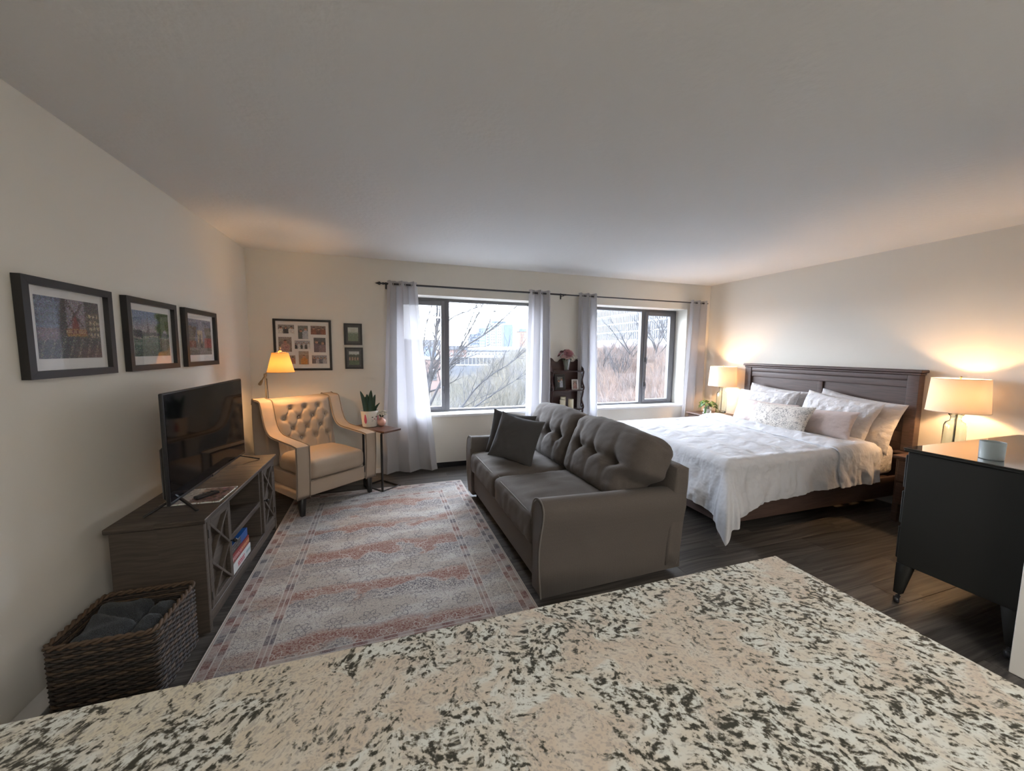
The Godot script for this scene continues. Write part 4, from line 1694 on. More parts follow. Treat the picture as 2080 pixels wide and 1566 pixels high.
func windmill_image() -> Image:
	var f := func(x: float, y: float) -> Color:
		var c := Color(0.50, 0.47, 0.50)
		if y > 0.62:
			c = Color(0.22, 0.22, 0.23).lerp(Color(0.33, 0.22, 0.20), sst(0.3, 0.9, x) * sst(0.65, 0.95, y))
			if fposmod(x * 7.0 + y * 2.0, 1.0) < 0.12:
				c = c.lerp(Color(0.75, 0.70, 0.60), 0.5)
		if x < 0.36 - 0.10 * y and y <= 0.70:
			c = Color(0.36, 0.39, 0.46)
			if fposmod(x * 14.0, 1.0) < 0.45 and fposmod(y * 8.0, 1.0) < 0.5:
				c = Color(0.22, 0.24, 0.30)
			if y > 0.50:
				c = c.lerp(Color(0.50, 0.34, 0.32), 0.5)
		elif x < 0.44 and y < 0.62:
			c = Color(0.24, 0.22, 0.20)
		if x > 0.74 and y < 0.66:
			c = Color(0.33, 0.30, 0.28)
			if x > 0.78 and y > 0.20 and fposmod(x * 16.0, 1.0) < 0.5 and fposmod(y * 9.0, 1.0) < 0.55:
				c = Color(0.74, 0.68, 0.56)
			if y < 0.18:
				c = Color(0.26, 0.25, 0.27)
		# the mill tower and its sails
		var cx := 0.575
		if y > 0.27 and y < 0.50 and absf(x - cx) < 0.028 + 0.16 * (y - 0.27):
			c = Color(0.42, 0.13, 0.11)
		for s in [-1.0, 1.0]:
			var d := absf((x - cx) * 1.4 - s * (y - 0.25) * 0.85)
			if d < 0.018 and absf(y - 0.25) < 0.21:
				c = Color(0.20, 0.08, 0.08)
		if y > 0.495 and y < 0.62 and x > 0.42 and x < 0.76:
			c = Color(0.60, 0.44, 0.22) if y < 0.515 or y > 0.575 else Color(0.40, 0.14, 0.12)
		return c
	var im := painted(288, 196, 61, 24000, 3.2, 0.11, f)
	letters(im, "MOULIN ROUGE", 122, 102, Color(0.74, 0.66, 0.50))
	return im


func river_image() -> Image:
	var f := func(x: float, y: float) -> Color:
		var c := Color(0.42, 0.50, 0.62).lerp(Color(0.60, 0.58, 0.60), sst(0.05, 0.45, y))
		if y > 0.46:
			c = Color(0.33, 0.34, 0.36)
		if y > 0.54:
			c = Color(0.40, 0.47, 0.44).lerp(Color(0.30, 0.36, 0.33), sst(0.55, 1.0, y))
		if x > 0.58 and y < 0.48 + 0.10 * sin(x * 20.0):
			c = c.lerp(Color(0.25, 0.34, 0.18), sst(0.56, 0.72, x + 0.07 * sin(y * 22.0)))
		if x < 0.20 and y > 0.42 and y < 0.62:
			c = Color(0.27, 0.28, 0.30)
		if absf(y - 0.57 - 0.03 * sin(x * 9.0)) < 0.012:
			c = Color(0.62, 0.60, 0.55)
		var k := clampf((y - 0.06) / 0.44, 0.0, 1.0)
		if y > 0.06 and y < 0.50 and absf(x - 0.38) < 0.006 + 0.05 * k * k * k:
			c = Color(0.36, 0.33, 0.37)
		if x > 0.70 and y > 0.60 and y < 0.85:
			c = c.lerp(Color(0.48, 0.40, 0.30), 0.45)
		return c
	return painted(224, 160, 62, 16000, 3.0, 0.10, f)


func arch_image() -> Image:
	var f := func(x: float, y: float) -> Color:
		var c := Color(0.42, 0.43, 0.50)
		if y > 0.20 and absf(x - 0.5) > 0.16 + 0.25 * (y - 0.20):
			c = Color(0.35, 0.31, 0.27)
		if y > 0.62:
			c = Color(0.38, 0.35, 0.34)
		if absf(x - 0.47) < 0.11 and y > 0.30 and y < 0.66:
			c = Color(0.66, 0.58, 0.48)
			if absf(x - 0.47) < 0.045 and y > 0.42:
				c = Color(0.36, 0.32, 0.30)
		if x > 0.66 and y > 0.52 and y < 0.80:
			c = Color(0.52, 0.17, 0.13)
		if x < 0.28 and y > 0.60 and y < 0.78:
			c = Color(0.45, 0.28, 0.22)
		return c
	return painted(200, 150, 63, 14000, 3.0, 0.11, f)


func people_image(k: int, wide: bool) -> Image:
	var back: Color = [Color(0.42, 0.40, 0.38), Color(0.30, 0.30, 0.27), Color(0.36, 0.24, 0.18), Color(0.45, 0.40, 0.36), Color(0.52, 0.52, 0.54), Color(0.13, 0.12, 0.12), Color(0.50, 0.40, 0.32), Color(0.48, 0.44, 0.40), Color(0.40, 0.40, 0.42)][k]
	var n: int = [3, 2, 3, 1, 6, 2, 3, 1, 4][k]
	var cloth_c: Array = [[Color(0.75, 0.74, 0.72), Color(0.20, 0.20, 0.22)], [Color(0.26, 0.28, 0.26), Color(0.62, 0.64, 0.68)], [Color(0.48, 0.26, 0.15), Color(0.35, 0.20, 0.14)], [Color(0.62, 0.48, 0.44), Color(0.30, 0.24, 0.22)], [Color(0.10, 0.10, 0.11), Color(0.72, 0.72, 0.72)], [Color(0.34, 0.26, 0.28), Color(0.45, 0.36, 0.38)], [Color(0.60, 0.40, 0.32), Color(0.45, 0.38, 0.34)], [Color(0.60, 0.42, 0.22), Color(0.44, 0.34, 0.28)], [Color(0.26, 0.27, 0.34), Color(0.58, 0.56, 0.58)]][k]
	var w := 80 if wide else 56
	var h := 50 if wide else 80
	var f := func(x: float, y: float) -> Color:
		var c := back
		if y < 0.3:
			c = c.lightened(0.15)
		for i in n:
			var cx := (i + 0.5) / n + 0.03 * sin(i * 5.0 + k)
			var hy := 0.34 + 0.07 * sin(i * 3.0 + k * 2.0)
			var hr := minf(0.16, 0.34 / n) * (1.0 if wide else 1.3)
			var dx := (x - cx)
			var dy := (y - hy) * h / w
			if y > hy and absf(dx) < hr * 1.6 * minf(1.0, (y - hy) * 5.0):
				c = cloth_c[i % 2]
			if dx * dx + dy * dy < hr * hr * 0.42:
				c = Color(0.66, 0.48, 0.40)
			if dx * dx + (dy + hr * 0.35) * (dy + hr * 0.35) < hr * hr * 0.34 and y < hy - hr * 0.30:
				c = [Color(0.20, 0.14, 0.10), Color(0.35, 0.26, 0.16)][i % 2]
		return c
	return painted(w, h, 70 + k, 1500, 2.2, 0.10, f)


func lawn_image(k: int) -> Image:
	var f := func(x: float, y: float) -> Color:
		if k == 0:
			return Color(0.72, 0.74, 0.70).lerp(Color(0.42, 0.48, 0.40), sst(0.25, 0.5, y)) if not (x > 0.3 and x < 0.7 and y > 0.12 and y < 0.3) else Color(0.70, 0.70, 0.66)
		var c := Color(0.70, 0.70, 0.68)
		if y > 0.22:
			c = Color(0.26, 0.28, 0.21)
		if y > 0.42 and y < 0.66:
			c = Color(0.62, 0.50, 0.40) if fposmod(x * 4.0, 1.0) < 0.6 else Color(0.25, 0.22, 0.18)
		if y > 0.66:
			c = Color(0.30, 0.36, 0.24)
		return c
	return painted(56, 80, 90 + k, 900, 2.8, 0.05, f)


# ---- curtains

func curtain_rod() -> void:
	var y := 2.15
	var z := -4.40
	var s := thing("curtain_rod", "black metal curtain rod with spear finials over both windows", "curtain rod", Vector3(2.17, y, z))
	var b := MB.new()
	b.tube([Vector3(-2.23, 0, 0), Vector3(-0.02, 0, 0)], 0.0105, 12)
	b.tube([Vector3(-0.03, 0, 0), Vector3(2.21, 0, 0)], 0.0080, 12)
	part(s, "pole", b, M.steel_dark)
	for e in [[-2.23, -1.0], [2.21, 1.0]]:
		b = MB.new()
		b.x = Transform3D(Basis(Vector3(0, 0, -1), Vector3(e[1], 0, 0), Vector3(0, -e[1], 0)), Vector3(e[0], 0, 0))
		b.lathe([Vector2(0.0, -0.01), Vector2(0.013, -0.008), Vector2(0.013, 0.006), Vector2(0.008, 0.010), Vector2(0.008, 0.022), Vector2(0.020, 0.036), Vector2(0.010, 0.056), Vector2(0.004, 0.075), Vector2(0.0, 0.085)], 14)
		part(s, "finial", b, M.steel_dark)
	for x in [-2.20, -0.05, 2.14]:
		b = MB.new()
		b.span(Vector3(x - 0.009, -0.045, -0.0985), Vector3(x + 0.009, 0.03, -0.094), 0.001)
		b.bar(Vector3(x, -0.014, -0.094), Vector3(x, -0.014, 0.004), 0.010, 0.006, 0.001)
		b.tube(arc(Vector3(x, 0, 0), Vector3(0, -0.0135, 0), Vector3(0, 0, 0.0135), 10, -PI / 2, PI / 2), 0.003, 6)
		part(s, "bracket", b, M.steel_dark)


func curtains() -> void:
	# [top left, top right, bottom left, bottom right, hem, folds, label]
	var l := [
		[-0.015, 0.300, -0.120, 0.515, 0.018, 5, "sheer grey curtain flaring to the floor behind the side table"],
		[1.645, 1.935, 1.600, 1.975, 0.020, 5, "sheer grey curtain left of the small dark shelf, behind the sofa"],
		[2.330, 2.600, 2.350, 2.690, 0.020, 5, "sheer grey curtain right of the small dark shelf"],
		[4.130, 4.435, 4.030, 4.455, 0.020, 5, "sheer grey curtain in the corner by the nightstand plant"],
	]
	for c in l:
		var s := thing("curtain", c[6], "curtain", Vector3((c[0] + c[1]) / 2.0, 0, -4.40), 0.0, "sheer curtains on one rod")
		var cx: float = (c[0] + c[1]) / 2.0
		var folds: int = c[5]
		var ph: float = c[0] * 3.0
		var f := func(u: float, w: float) -> Vector3:
			var y := lerpf(2.185, c[4], w)
			var x := lerpf(lerpf(c[0], c[1], u), lerpf(c[2], c[3], u), pow(w, 1.15))
			var k := lerpf(0.034, 0.044, w)
			var a := u * folds * PI + 0.35 * sin(w * 3.0 + ph) * w
			var z := k * sin(a) + 0.015 * nz.get_noise_2d(u * 5.0 + ph, w * 3.0) * w
			x += 0.010 * sin(a * 2.0) + 0.012 * nz.get_noise_2d(u * 3.0 + ph, w * 4.0) * w
			y += 0.004 * sin(a * 2.0) if w < 0.02 else 0.0
			return Vector3(x - cx, y, clampf(z, -0.085, 0.12))
		var b := MB.new()
		b.grid(folds * 14, 46, f)
		part(s, "panel", b, M.sheer)
		for k in folds:
			var u := (k + 0.5 - 0.5) / folds
			if k == 0:
				continue
			var q: Vector3 = f.call(u, (2.185 - 2.15) / (2.185 - c[4]))
			b = MB.new()
			var side := Vector3(0, 0, 1)
			b.tube(arc(Vector3(q.x, 2.15, q.z), Vector3(0, 0.020, 0), side * 0.020, 18).slice(0, 18), 0.0042, 6, false, true)
			part(s, "grommet", b, M.steel)
		# stitched hem
		b = MB.new()
		var hem := func(u: float, w: float) -> Vector3: return f.call(u, lerpf(0.955, 1.0, w)) + Vector3(0, 0, 0.0015)
		b.grid(folds * 14, 2, hem)
		part(s, "hem", b, M.sheer)


func floor_lamp() -> void:
	var s := thing("floor_lamp", "lit brass floor lamp with amber shade leaning over the armchair", "lamp", Vector3(-1.185, 0, -4.28))
	var b := MB.new()
	b.lathe([Vector2(0.0, 0.0), Vector2(0.125, 0.0), Vector2(0.128, 0.010), Vector2(0.118, 0.018), Vector2(0.03, 0.026), Vector2(0.012, 0.05), Vector2(0.0, 0.05)], 32)
	part(s, "base", b, M.brass_dull)
	b = MB.new()
	b.tube([Vector3(0, 0.04, 0), Vector3(0, 1.155, 0)], 0.0085, 12)
	part(s, "pole", b, M.brass_dull)
	b = MB.new()
	b.tube(curve([Vector3(0.022, 0.02, 0.01), Vector3(0.018, 0.5, 0.004), Vector3(0.020, 0.9, 0.006), Vector3(0.012, 1.13, 0.004)], 6), 0.0028, 6)
	part(s, "cord", b, M.steel_dark)
	b = MB.new()
	b.lathe([Vector2(0.0, 1.15), Vector2(0.013, 1.152), Vector2(0.015, 1.165), Vector2(0.013, 1.18), Vector2(0.0, 1.182)], 14)
	part(s, "pivot", b, M.brass_dull)
	# arm: weight at the low end, shade at the high end
	var head := Vector3(0.235, 1.425, 0.38)
	var piv := Vector3(0, 1.166, 0)
	var low := piv + (piv - head).normalized() * 0.15
	b = MB.new()
	b.tube([low, piv, head], 0.006, 10)
	part(s, "arm", b, M.brass_dull)
	b = MB.new()
	var dirv := (low - piv).normalized()
	b.tube([low - dirv * 0.035, low, low + dirv * 0.055, low + dirv * 0.06], [0.008, 0.013, 0.017, 0.004], 12)
	part(s, "counterweight", b, M.brass_dull)
	var sh := Vector3(0.232, 1.215, 0.385)
	b = MB.new()
	b.lathe([Vector2(0.110, 0.0), Vector2(0.066, 0.175)], 48, sh)
	var shade := part(s, "shade", b, M.shade_amber)
	for q in [[0.110, 0.0], [0.066, 0.175]]:
		b = MB.new()
		b.tube(arc(sh + Vector3(0, q[1], 0), Vector3(q[0], 0, 0), Vector3(0, 0, q[0]), 48).slice(0, 48), 0.0022, 6, false, true)
		part(shade, "rim", b, M.shade_amber)
	b = MB.new()
	for j in 3:
		var a := TAU * j / 3.0
		b.tube([sh + Vector3(0, 0.19, 0), sh + Vector3(0.066 * cos(a), 0.174, 0.066 * sin(a))], 0.002, 6)
	b.tube([sh + Vector3(0, 0.21, 0), sh + Vector3(0, 0.125, 0)], [0.006, 0.012], 10)
	part(s, "socket", b, M.brass_dull)
	b = MB.new()
	b.lathe([Vector2(0.0, 0.185), Vector2(0.014, 0.188), Vector2(0.016, 0.200), Vector2(0.008, 0.206), Vector2(0.008, 0.214), Vector2(0.013, 0.222), Vector2(0.006, 0.232), Vector2(0.0, 0.234)], 14, sh)
	part(s, "finial", b, M.brass_dull)
	b = MB.new()
	b.lathe([Vector2(0.0, 0.028), Vector2(0.018, 0.034), Vector2(0.028, 0.055), Vector2(0.026, 0.078), Vector2(0.013, 0.105), Vector2(0.012, 0.125), Vector2(0.0, 0.126)], 20, sh)
	part(s, "bulb", b, M.bulb_glow)
	glow(s, sh + Vector3(0, 0.06, 0), FLOOR_LAMP)


func small_things() -> void:
	throw_pillows()
	side_table()
	snake_plant()
	posy_vase()
	etagere()
	bouquet()
	shelf_items()
	stand_items()
	pothos()


func throw_pillows() -> void:
	var m := pillow(0.42, 0.41, 0.15, 22.0, 0.010)
	put_pillow("throw_pillow", "dark grey square throw pillow in front, with a small tag at its lower corner", m, M.pillow_cloth, Vector3(1.015, 0.680, -2.98), -24.0, 0.0, -9.0, "throw pillows on the sofa", -42.0)
	put_pillow("throw_pillow", "dark grey square throw pillow tucked behind another in the sofa corner", m, M.pillow_cloth, Vector3(1.035, 0.672, -3.19), -16.0, 0.0, -6.0, "throw pillows on the sofa", -36.0)
	var b := MB.new()
	b.box(Vector3.ZERO, Vector3(0.012, 0.022, 0.004), 0.001)
	var t := part(get_node("throw_pillow"), "tag", b, M.mat_board, "small white tag")
	t.position = Vector3(0.185, -0.165, 0.012)


func side_table() -> void:
	var s := thing("side_table", "small side table with brown wooden top on a black metal frame beside the armchair", "side table", Vector3(-0.145, 0, -4.055), deg_to_rad(38.8))
	var b := MB.new()
	b.span(Vector3(-0.105, 0.610, -0.25), Vector3(0.105, 0.630, 0.25), 0.003)
	part(s, "top", b, M.table_wood)
	b = MB.new()
	for z in [-0.10, 0.19]:
		b.bar(Vector3(-0.095, 0.603, z), Vector3(0.095, 0.603, z), 0.018, 0.012, 0.002)
	b.bar(Vector3(0.088, 0.603, -0.10), Vector3(0.088, 0.603, 0.19), 0.018, 0.012, 0.002)
	part(s, "top_frame", b, M.leg_black)
	for z in [-0.10, 0.19]:
		b = MB.new()
		b.bar(Vector3(-0.092, 0.012, z), Vector3(-0.092, 0.597, z), 0.018, 0.018, 0.002)
		part(s, "upright", b, M.leg_black)
	for q in [[Vector3(-0.10, 0.009, -0.10), Vector3(0.13, 0.009, -0.10)], [Vector3(-0.10, 0.009, 0.19), Vector3(0.13, 0.009, 0.19)], [Vector3(-0.092, 0.009, -0.09), Vector3(-0.092, 0.009, 0.18)], [Vector3(0.121, 0.009, -0.09), Vector3(0.121, 0.009, 0.18)]]:
		b = MB.new()
		b.bar(q[0], q[1], 0.018, 0.017, 0.002)
		part(s, "base_bar", b, M.leg_black)


func snake_plant() -> void:
	var s := thing("potted_snake_plant", "snake plant in a white rabbit-faced pot on the side table", "plant", Vector3(-0.216, 0.630, -4.118))
	var b := MB.new()
	b.lathe([Vector2(0.0, 0.0), Vector2(0.066, 0.0), Vector2(0.072, 0.006), Vector2(0.086, 0.165), Vector2(0.085, 0.168), Vector2(0.080, 0.166), Vector2(0.078, 0.145), Vector2(0.0, 0.145)], 40)
	var pot := part(s, "pot", b, M.pot_white)
	b = MB.new()
	b.lathe([Vector2(0.0785, 0.146), Vector2(0.05, 0.152), Vector2(0.0, 0.154)], 24)
	part(s, "soil", b, M.soil)
	# two drooping ears, an eye pair, nose and whiskers on the side that faces the room
	for e in [[-0.45, 0.0], [1.35, 0.0]]:
		var a: float = PI / 2.0 - e[0]
		for lay in [[0.026, 0.066, 0.004, M.pot_white], [0.018, 0.055, 0.008, M.ear_pink]]:
			b = MB.new()
			var f := func(u: float, w: float) -> Vector3:
				var t := w * TAU
				var y: float = 0.088 + lay[1] * u * cos(t) * (1.0 if cos(t) > 0 else 0.95)
				var side: float = lay[0] * u * sin(t) * (0.75 + 0.35 * sst(0.12, 0.05, y))
				var r: float = 0.072 + (y / 0.165) * 0.014 + lay[2] * sqrt(maxf(0.0, 1.0 - u * u)) + 0.0006 + 0.001
				var g := a + side / r
				return Vector3(r * cos(g), y, r * sin(g))
			b.grid(6, 24, f, false, true)
			part(pot, "ear", b, lay[3])
	for e in [[0.40, 0.105, 0.008, M.leg_black], [0.95, 0.105, 0.008, M.leg_black], [0.68, 0.085, 0.0075, M.petal_magenta]]:
		var a: float = PI / 2.0 - e[0]
		var r: float = 0.072 + e[1] / 0.165 * 0.014
		b = MB.new()
		b.lathe([Vector2(0.0, -0.6), Vector2(0.8, -0.45), Vector2(1.0, 0.0), Vector2(0.8, 0.45), Vector2(0.0, 0.6)], 10)
		for k in b.v.size():
			b.v[k] = b.v[k] * e[2] + Vector3(r * cos(a), e[1], r * sin(a))
		part(pot, "face_mark", b, e[3])
	for e in [[0.52, 0.075, 0.05, 0.004], [0.52, 0.068, 0.05, -0.004], [0.84, 0.075, 0.50, 0.004], [0.84, 0.068, 0.50, -0.004]]:
		b = MB.new()
		var l := []
		for k in 5:
			var a: float = PI / 2.0 - lerpf(e[0], e[0] + (0.22 if e[0] > 0.7 else -0.22), k / 4.0)
			var y: float = e[1] + e[3] * k / 4.0
			var r := 0.0725 + y / 0.165 * 0.014
			l.append(Vector3(r * cos(a), y, r * sin(a)))
		b.tube(l, 0.0011, 5)
		part(pot, "whisker", b, M.steel_dark)
	for q in [[-0.035, 0.01, 0.235, -0.05, 0.024], [-0.012, 0.0, 0.20, -0.01, 0.026], [0.008, -0.012, 0.240, 0.012, 0.027], [0.030, 0.005, 0.195, 0.03, 0.023], [-0.020, -0.02, 0.17, -0.02, 0.024], [0.045, -0.005, 0.105, 0.06, 0.018], [0.012, 0.024, 0.185, 0.004, 0.025]]:
		var base := Vector3(q[0], 0.14, q[1])
		b = MB.new()
		var f := func(u: float, w: float) -> Vector3:
			var wd: float = q[4] * pow(sin(clampf(0.25 + 0.75 * w, 0.0, 1.0) * PI), 0.6) * (1.0 if w < 0.98 else 0.1)
			var x := (u * 2.0 - 1.0)
			var tw: float = q[3] * 6.0 * w
			var c := Vector3(x * wd * cos(tw), q[2] * w, x * wd * sin(tw) + 0.35 * wd * (x * x - 0.5))
			return base + c + Vector3(q[3] * w * w, 0, 0)
		b.grid(6, 14, f)
		var g := func(u: float, w: float) -> Vector3: return f.call(u, w) - Vector3(0, 0, 0.004 * (1.0 - absf(2.0 * u - 1.0)))
		b.grid(6, 14, g, false, false, true)
		part(s, "leaf", b, M.snake_leaf)


func blossom(at: Vector3, r: float, petals: int, layers: int, lift: float, turn: Basis) -> MB:
	var b := MB.new()
	b.x = Transform3D(turn, at)
	for j in layers:
		var t := float(j) / maxf(1.0, layers - 1)
		var n := petals - j
		for k in n:
			var a := TAU * k / n + j * 0.5
			var len := r * (1.0 - 0.55 * t)
			var up := lerpf(lift, 1.35, t)
			var f := func(u: float, w: float) -> Vector3:
				var side := (u * 2.0 - 1.0) * len * 0.36 * sin(clampf(0.15 + w * 0.85, 0, 1) * PI)
				var out_r := len * w * cos(up * w)
				var hh := len * w * sin(up * w) + 0.10 * len * pow(u * 2.0 - 1.0, 2.0)
				return Vector3(out_r * cos(a) - side * sin(a), hh, out_r * sin(a) + side * cos(a))
			b.grid(2, 4, f)
	return b


func posy_vase() -> void:
	var s := thing("flower_vase", "round peach vase holding small white flowers on the side table", "vase", Vector3(-0.098, 0.630, -4.095))
	var b := MB.new()
	var prof := []
	for k in 13:
		var a := -PI / 2.0 + PI * 0.90 * k / 12.0
		prof.append(Vector2(0.045 * cos(a), 0.043 + 0.044 * sin(a)))
	prof[0] = Vector2(0.0, 0.0)
	prof.append(Vector2(0.013, 0.090))
	prof.append(Vector2(0.017, 0.096))
	prof.append(Vector2(0.011, 0.094))
	prof.append(Vector2(0.010, 0.080))
	b.lathe(prof, 32)
	part(s, "vase", b, M.vase_peach)
	var heads := [Vector3(-0.028, 0.122, 0.012), Vector3(0.016, 0.120, 0.018), Vector3(0.028, 0.145, -0.005), Vector3(-0.006, 0.140, -0.012), Vector3(0.036, 0.118, 0.0)]
	for q in heads:
		b = MB.new()
		b.tube(curve([Vector3(q.x * 0.15, 0.07, q.z * 0.15), Vector3(q.x * 0.5, 0.105, q.z * 0.5), q], 4), 0.0012, 5)
		part(s, "stem", b, M.stem_green)
		part(s, "blossom", blossom(q, 0.030, 7, 4, 0.5, Basis(Vector3(q.z, 0, -q.x).normalized(), 0.5)), M.petal_white)
	part(s, "blossom", blossom(Vector3(-0.044, 0.100, 0.004), 0.020, 6, 3, 0.5, Basis(Vector3(0, 0, 1), 0.9)), M.petal_magenta)
	for k in 6:
		var a := TAU * k / 6.0
		b = MB.new()
		b.grid(2, 4, func(u: float, w: float) -> Vector3:
			var side := (u * 2.0 - 1.0) * 0.008 * sin(clampf(w * 0.9 + 0.1, 0, 1) * PI)
			return Vector3((0.008 + 0.032 * w) * cos(a) - side * sin(a), 0.095 + 0.030 * w, (0.008 + 0.032 * w) * sin(a) + side * cos(a)))
		part(s, "leaf", b, M.leaf_dark)


func etagere() -> void:
	var s := thing("display_shelf", "narrow dark mahogany display shelf with scrolled fretwork sides between the curtains", "shelf", Vector3(2.190, 0, -4.49))
	# local: back against the wall at z = 0
	var hw := 0.225
	var b := MB.new()
	b.span(Vector3(-hw, 0.10, 0.002), Vector3(hw, 1.20, 0.012), 0.002)
	part(s, "back_panel", b, M.shelf_wood)
	# crest with two horns
	var top := []
	for q in curve([Vector2(-hw, 1.19), Vector2(-hw - 0.005, 1.30), Vector2(-hw + 0.012, 1.345), Vector2(-hw + 0.05, 1.335), Vector2(-hw + 0.085, 1.300), Vector2(-hw + 0.13, 1.298), Vector2(-hw + 0.155, 1.325), Vector2(0, 1.345), Vector2(hw - 0.155, 1.325), Vector2(hw - 0.13, 1.298), Vector2(hw - 0.085, 1.300), Vector2(hw - 0.05, 1.335), Vector2(hw - 0.012, 1.345), Vector2(hw + 0.005, 1.30), Vector2(hw, 1.19)], 3):
		top.append(q)
	b = MB.new()
	b.plate(PackedVector2Array(top), 0.012, 0.002)
	part(s, "crest", b, M.shelf_wood)
	for y in [0.10, 0.43, 0.68, 0.93, 1.18]:
		b = MB.new()
		b.span(Vector3(-hw, y - 0.014, 0.0125), Vector3(hw, y, 0.150), 0.004)
		part(s, "shelf_board", b, M.shelf_wood)
	for sd in [-1.0, 1.0]:
		for y0 in [0.10, 0.43, 0.68, 0.93]:
			var h: float = 0.33 - 0.014 if y0 == 0.10 else 0.236
			var x: float = sd * (hw - 0.006)
			var frame := part(s, "fretwork_side", rib([Vector3(x, y0, 0.140), Vector3(x, y0 + h * 0.15, 0.155), Vector3(x, y0 + h * 0.35, 0.118), Vector3(x, y0 + h * 0.55, 0.100), Vector3(x, y0 + h * 0.78, 0.122), Vector3(x, y0 + h, 0.138)], 0.0125), M.shelf_wood)
			part(frame, "scroll", rib([Vector3(x, y0, 0.060), Vector3(x, y0 + h * 0.30, 0.085), Vector3(x, y0 + h * 0.55, 0.055), Vector3(x, y0 + h * 0.80, 0.070), Vector3(x, y0 + h, 0.050)], 0.0105), M.shelf_wood)
			part(frame, "scroll", rib([Vector3(x, y0 + h * 0.30, 0.085), Vector3(x, y0 + h * 0.36, 0.105), Vector3(x, y0 + h * 0.22, 0.130), Vector3(x, y0 + h * 0.10, 0.108), Vector3(x, y0 + h * 0.16, 0.090)], 0.0080), M.shelf_wood)
			part(frame, "scroll", rib([Vector3(x, y0, 0.016), Vector3(x, y0 + h * 0.5, 0.022), Vector3(x, y0 + h, 0.016)], 0.0085), M.shelf_wood)
		b = MB.new()
		b.plate(PackedVector2Array([Vector2(0.0, 1.181), Vector2(0.125, 1.181), Vector2(0.115, 1.215), Vector2(0.070, 1.235), Vector2(0.050, 1.275), Vector2(0.014, 1.31), Vector2(0.0, 1.31)]), 0.010, 0.002)
		for k in b.v.size():
			var q := b.v[k]
			b.v[k] = Vector3(sd * (hw - 0.002) - sd * q.z, q.y, q.x + 0.0125)
		part(s, "side_bracket", b, M.shelf_wood)
	for q in [Vector2(-0.2, 0.03), Vector2(0.2, 0.03), Vector2(-0.2, 0.13), Vector2(0.2, 0.13)]:
		b = MB.new()
		b.lathe([Vector2(0.0, 0.0), Vector2(0.010, 0.0), Vector2(0.014, 0.04), Vector2(0.010, 0.086), Vector2(0.0, 0.086)], 10, Vector3(q.x, 0, q.y))
		part(s, "foot", b, M.shelf_wood)


func rib(pts: Array, r: float) -> MB:
	var b := MB.new()
	b.tube(curve(pts, 4), r, 6)
	return b


func bouquet() -> void:
	var s := thing("bouquet", "glass vase of pink and cream flowers on top of the display shelf", "flowers", Vector3(2.185, 1.18, -4.405))
	var b := MB.new()
	b.lathe([Vector2(0.0, 0.0), Vector2(0.026, 0.0), Vector2(0.028, 0.006), Vector2(0.040, 0.08), Vector2(0.058, 0.150), Vector2(0.056, 0.150), Vector2(0.037, 0.08), Vector2(0.025, 0.010), Vector2(0.0, 0.008)], 28)
	part(s, "vase", b, M.clear_glass)
	var r := RandomNumberGenerator.new()
	r.seed = 5
	var heads := [[Vector3(0.0, 0.225, 0.04), 0.062, M.petal_pink, 11, 5], [Vector3(-0.055, 0.195, 0.030), 0.040, M.petal_blush, 8, 4], [Vector3(0.055, 0.195, 0.045), 0.042, M.petal_white, 8, 4], [Vector3(0.085, 0.215, 0.01), 0.038, M.petal_white, 8, 4], [Vector3(0.105, 0.180, 0.025), 0.034, M.petal_white, 8, 4], [Vector3(-0.03, 0.180, 0.065), 0.036, M.petal_blush, 8, 4], [Vector3(0.03, 0.170, 0.075), 0.034, M.petal_white, 8, 4], [Vector3(-0.095, 0.225, 0.0), 0.030, M.petal_pink, 7, 3], [Vector3(0.02, 0.245, -0.02), 0.042, M.petal_blush, 8, 4], [Vector3(-0.06, 0.250, 0.0), 0.024, M.petal_dark, 7, 3], [Vector3(-0.09, 0.255, 0.015), 0.020, M.petal_dark, 7, 3], [Vector3(-0.115, 0.205, 0.01), 0.022, M.petal_dark, 7, 3], [Vector3(-0.035, 0.270, 0.0), 0.018, M.petal_dark, 7, 3]]
	for q in heads:
		var p: Vector3 = q[0]
		b = MB.new()
		b.tube(curve([Vector3(p.x * 0.1, 0.015, p.z * 0.1 - 0.005), Vector3(p.x * 0.4, 0.12, p.z * 0.35), p], 4), 0.0018, 5)
		part(s, "stem", b, M.stem_green)
		var axis := Vector3(p.z, 0, -p.x).normalized() if Vector2(p.x, p.z).length() > 0.01 else Vector3.RIGHT
		part(s, "blossom", blossom(p - Vector3(0, 0.01, 0), q[1] * 1.25, q[3], q[4], 0.15, Basis(axis, 0.75)), q[2])
	for k in 12:
		var a := TAU * k / 12.0 + r.randf()
		var len := 0.06 + 0.03 * r.randf()
		b = MB.new()
		b.grid(2, 5, func(u: float, w: float) -> Vector3:
			var side := (u * 2.0 - 1.0) * 0.014 * sin(clampf(w * 0.9 + 0.08, 0, 1) * PI)
			var rr := 0.03 + len * w
			return Vector3(rr * cos(a) - side * sin(a), 0.145 + 0.05 * w - 0.06 * w * w, 0.02 + rr * 0.6 * sin(a) + side * cos(a)))
		part(s, "leaf", b, M.leaf_dark)


